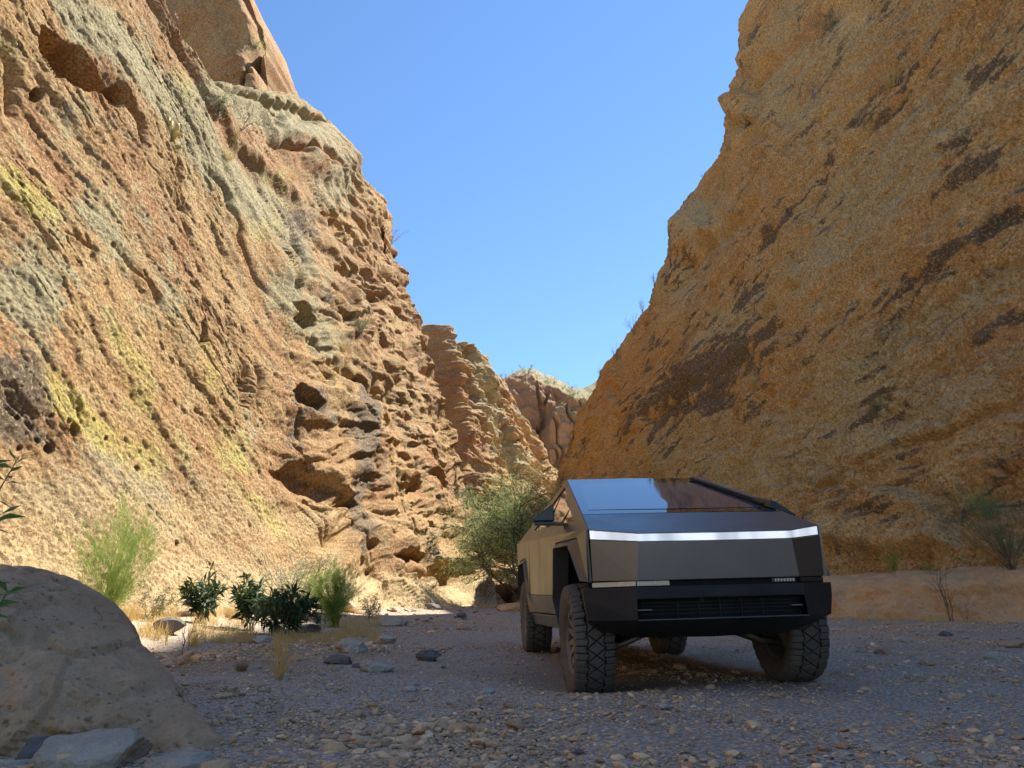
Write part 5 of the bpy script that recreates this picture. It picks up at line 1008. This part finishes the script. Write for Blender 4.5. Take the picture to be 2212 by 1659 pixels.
# shrubs on the cliffs, each rooted where its wall stands
bpy.context.view_layer.update()
dg = bpy.context.evaluated_depsgraph_get()
def onwall(px_, py_):
    best = None
    for w in WALLS:
        ok, p, n, _ = w.ray_cast(Vector((0, 0, CAM_H)), Vector(ray(px_, py_)))
        if ok and (best is None or p.length < best[0].length): best = (p.copy(), n.copy())
    return best
CP = [(551, 112, 34, 34, 'bush', 'broom', 'green shrub growing in the notch of the highest left rock'), (845, 528, 40, 44, 'twigs', 'sage', 'thin leaning shrub at the left cliff edge halfway down'),
      (992, 770, 24, 20, 'twigs', 'sage', 'bare shrub on top of the second rock buttress'), (778, 722, 58, 70, 'bush', 'sage', 'round grey green bush on the middle of the left cliff'),
      (468, 250, 60, 70, 'bush', 'sage', 'pale bush on the ledge below the highest left rock'), (520, 285, 75, 70, 'twigs', 'sage', 'bare twiggy shrub on the left ledge beside the pale bush'),
      (500, 305, 40, 60, 'grass', 'straw', 'dry grass clump on the left ledge under the bare shrub'), (370, 90, 50, 60, 'twigs', 'sage', 'dry shrub at the crest near the top of the left cliff'), (490, 345, 40, 70, 'grass', 'straw', 'dry grass hanging on the crest left of the stepped ledges'),
      (505, 300, 14, 20, 'bush', 'sage', 'small grey tuft above the dry grass of the left ledge'), (632, 390, 34, 60, 'grass', 'straw', 'dry grass clump on the crest below the stepped ledges'), (240, 285, 46, 40, 'twigs', 'straw', 'dry tuft in the large crack of the left cliff'),
      (740, 760, 40, 60, 'grass', 'straw', 'dry grass below the round bush on the left cliff'), (490, 742, 14, 12, 'bush', 'dark_leaf', 'tiny dark tuft alone on the smooth left cliff'),
      (1321, 772, 38, 34, 'twigs', 'sage', 'bare shrub on the right rim, lowest before the canyon end'), (1356, 716, 48, 46, 'twigs', 'sage', 'bushy bare shrub on the right rim, largest of the row'), (1388, 676, 34, 22, 'twigs', 'sage', 'leafy twig shrub on the right rim, just above the largest one'),
      (1414, 622, 34, 20, 'twigs', 'sage', 'very thin bare shrub on the right rim, at a third of its height'), (1469, 446, 24, 26, 'twigs', 'sage', 'small bare shrub on the right rim above the bulge'), (1518, 388, 18, 18, 'twigs', 'sage', 'tiny shrub on the right rim, highest one against the sky'),
      (1296, 812, 24, 14, 'twigs', 'sage', 'upright spiny stems where the right rim meets the far hill'),
      (1800, 70, 54, 84, 'bush', 'sage', 'olive bush near the top of the right cliff'), (1760, 215, 60, 70, 'twigs', 'sage', 'brown twiggy shrub on the upper right cliff'), (1930, 190, 66, 110, 'grass', 'straw', 'wide dry grass patch on the upper right cliff slope'),
      (1612, 278, 34, 44, 'bush', 'sage', 'grey bush beside the knob of the right rim'), (1690, 275, 40, 60, 'twigs', 'sage', 'bare shrub right of the rim knob'), (1900, 905, 60, 60, 'grass', 'sage', 'drooping green tuft on the lower right cliff'),
      (1920, 868, 30, 70, 'grass', 'dry_brown', 'dark dry tuft in the crack of the lower right cliff'), (1630, 850, 60, 40, 'grass', 'straw', 'dry grass on the dark stain edge of the right cliff'), (1860, 250, 30, 100, 'grass', 'straw', 'low dry grass strip below the wide patch on the right cliff'), (2130, 1130, 60, 70, 'broom', 'broom', 'green shrub at the cliff foot behind the right edge shrub')]
for i, (a, b, h, w_, stl, lf, lb_) in enumerate(CP):
    hit = onwall(a, b) or onwall(a + (14 if a > 1106 else -14), b + 8)
    if hit is None: print('no wall', a, b); continue
    p, nn = hit; s_ = p.length / FB
    plant('cliff_shrub' if stl != 'grass' else 'grass_tuft', lb_, 'shrub' if stl != 'grass' else 'grass tuft', tuple(p - nn * .05), h * s_, w_ * s_, stl, 700 + i, lf, 'dry_twig', dens=.8)
# cactus on the left cliff
hit = onwall(382, 322)
if hit:
    p = hit[0]; s_ = p.length / FB; root = empty('cholla_cactus', tuple(p)); tag(root, 'yellow spiny cactus clinging to the upper left cliff', 'cactus'); P, D = [], []
    r = np.random.RandomState(3)
    for k, pts in enumerate([[(0, -.05, 0), (-6, -.3, 16), (-8, -.4, 34), (-6, -.45, 46)], [(-4, -.3, 12), (6, -.45, 18), (20, -.5, 14)], [(-6, -.3, 22), (6, -.5, 28), (10, -.55, 38)], [(0, -.1, 2), (8, -.35, -6), (18, -.4, -8)], [(-6, -.35, 34), (-12, -.5, 42), (-10, -.5, 52)]]):
        path = [(q[0] * s_, q[1], q[2] * s_, 4.6 * s_ * (1 if j < len(pts) - 1 else .55)) for j, q in enumerate(pts)]
        tubes('joint', [path], M['cactus'], root, 8); a_, d_ = sample([path], r, 260, 0); e = r.normal(0, 1, a_.shape); e /= np.linalg.norm(e, axis=1)[:, None]; P.append(a_ + e * 3.6 * s_); D.append(e)
    leaf_mesh('spines', np.concatenate(P), np.concatenate(D), 3.4 * s_, .5 * s_, M['cactus'], root, 1, tri=True)
# bushes on top of the far hill
far = WALLS[3]; k = 0
far_l = ['leftmost', 'second from the left', 'third from the left', 'fourth from the left', 'fifth from the left', 'sixth from the left', 'seventh from the left', 'eighth from the left', 'ninth from the left', 'tenth from the left', 'rightmost']
for i, (a, b, h, w_, stl, dy) in enumerate([(1090, 822, 26, 40, 'bush', 1), (1112, 812, 20, 30, 'bush', 2), (1138, 815, 34, 56, 'bush', 2), (1160, 822, 26, 44, 'bush', 8), (1176, 834, 30, 50, 'bush', 3), (1200, 838, 46, 40, 'twigs', 16), (1212, 846, 36, 60, 'bush', 9), (1232, 854, 32, 54, 'bush', 3), (1246, 862, 40, 34, 'twigs', 18), (1260, 872, 30, 46, 'bush', 10), (1276, 878, 30, 40, 'bush', 4)]):
    hit = onwall(a, b + 6)
    if not hit: continue
    p = hit[0]; s_ = p.length / FB
    plant('hill_bush', 'olive desert bush on top of the far hill, ' + far_l[i], 'bush', tuple(p + Vector((0, dy, .1 + .30 * dy))), h * s_, w_ * s_, stl, 900 + i, 'sage', 'dry_twig', dens=.7)

# fallen rocks along the cliff feet, each its own stone
for i in range(46):
    left = i < 30
    if left: y = rnd.uniform(13.5, 40); x = -9.3 + (y - 14) * .2147 + rnd.uniform(.8, 2.3)
    else: y = rnd.uniform(15, 24); x = 11.3 - (y - 15.6) * .46 - rnd.uniform(.25, .8)
    sz = rnd.uniform(.12, .42) * (1 if left else .55); v = rnd.randrange(5); mt = 'tan_rock' if rnd.random() < .6 else 'pale_rock'
    if (v, mt) not in pm:
        V, F = protos[0][v]; o = np_mesh('fallen_rock', V * .5, F, M[mt], smooth=False); pm[v, mt] = o.data
    else: o = link(bpy.data.objects.new('fallen_rock', pm[v, mt]))
    o.scale = (sz,) * 3; o.location = (x, y, gz1(x, y) + sz * .1); o.rotation_euler = (rnd.uniform(-.3, .3), rnd.uniform(-.3, .3), rnd.uniform(0, 6.28))
    tag(o, 'tan rock fallen at the foot of the sunlit left cliff' if left else 'small tan rock lying under the sandy bank', 'rock', 'fallen rocks at the left cliff foot' if left else 'fallen rocks under the sandy bank')
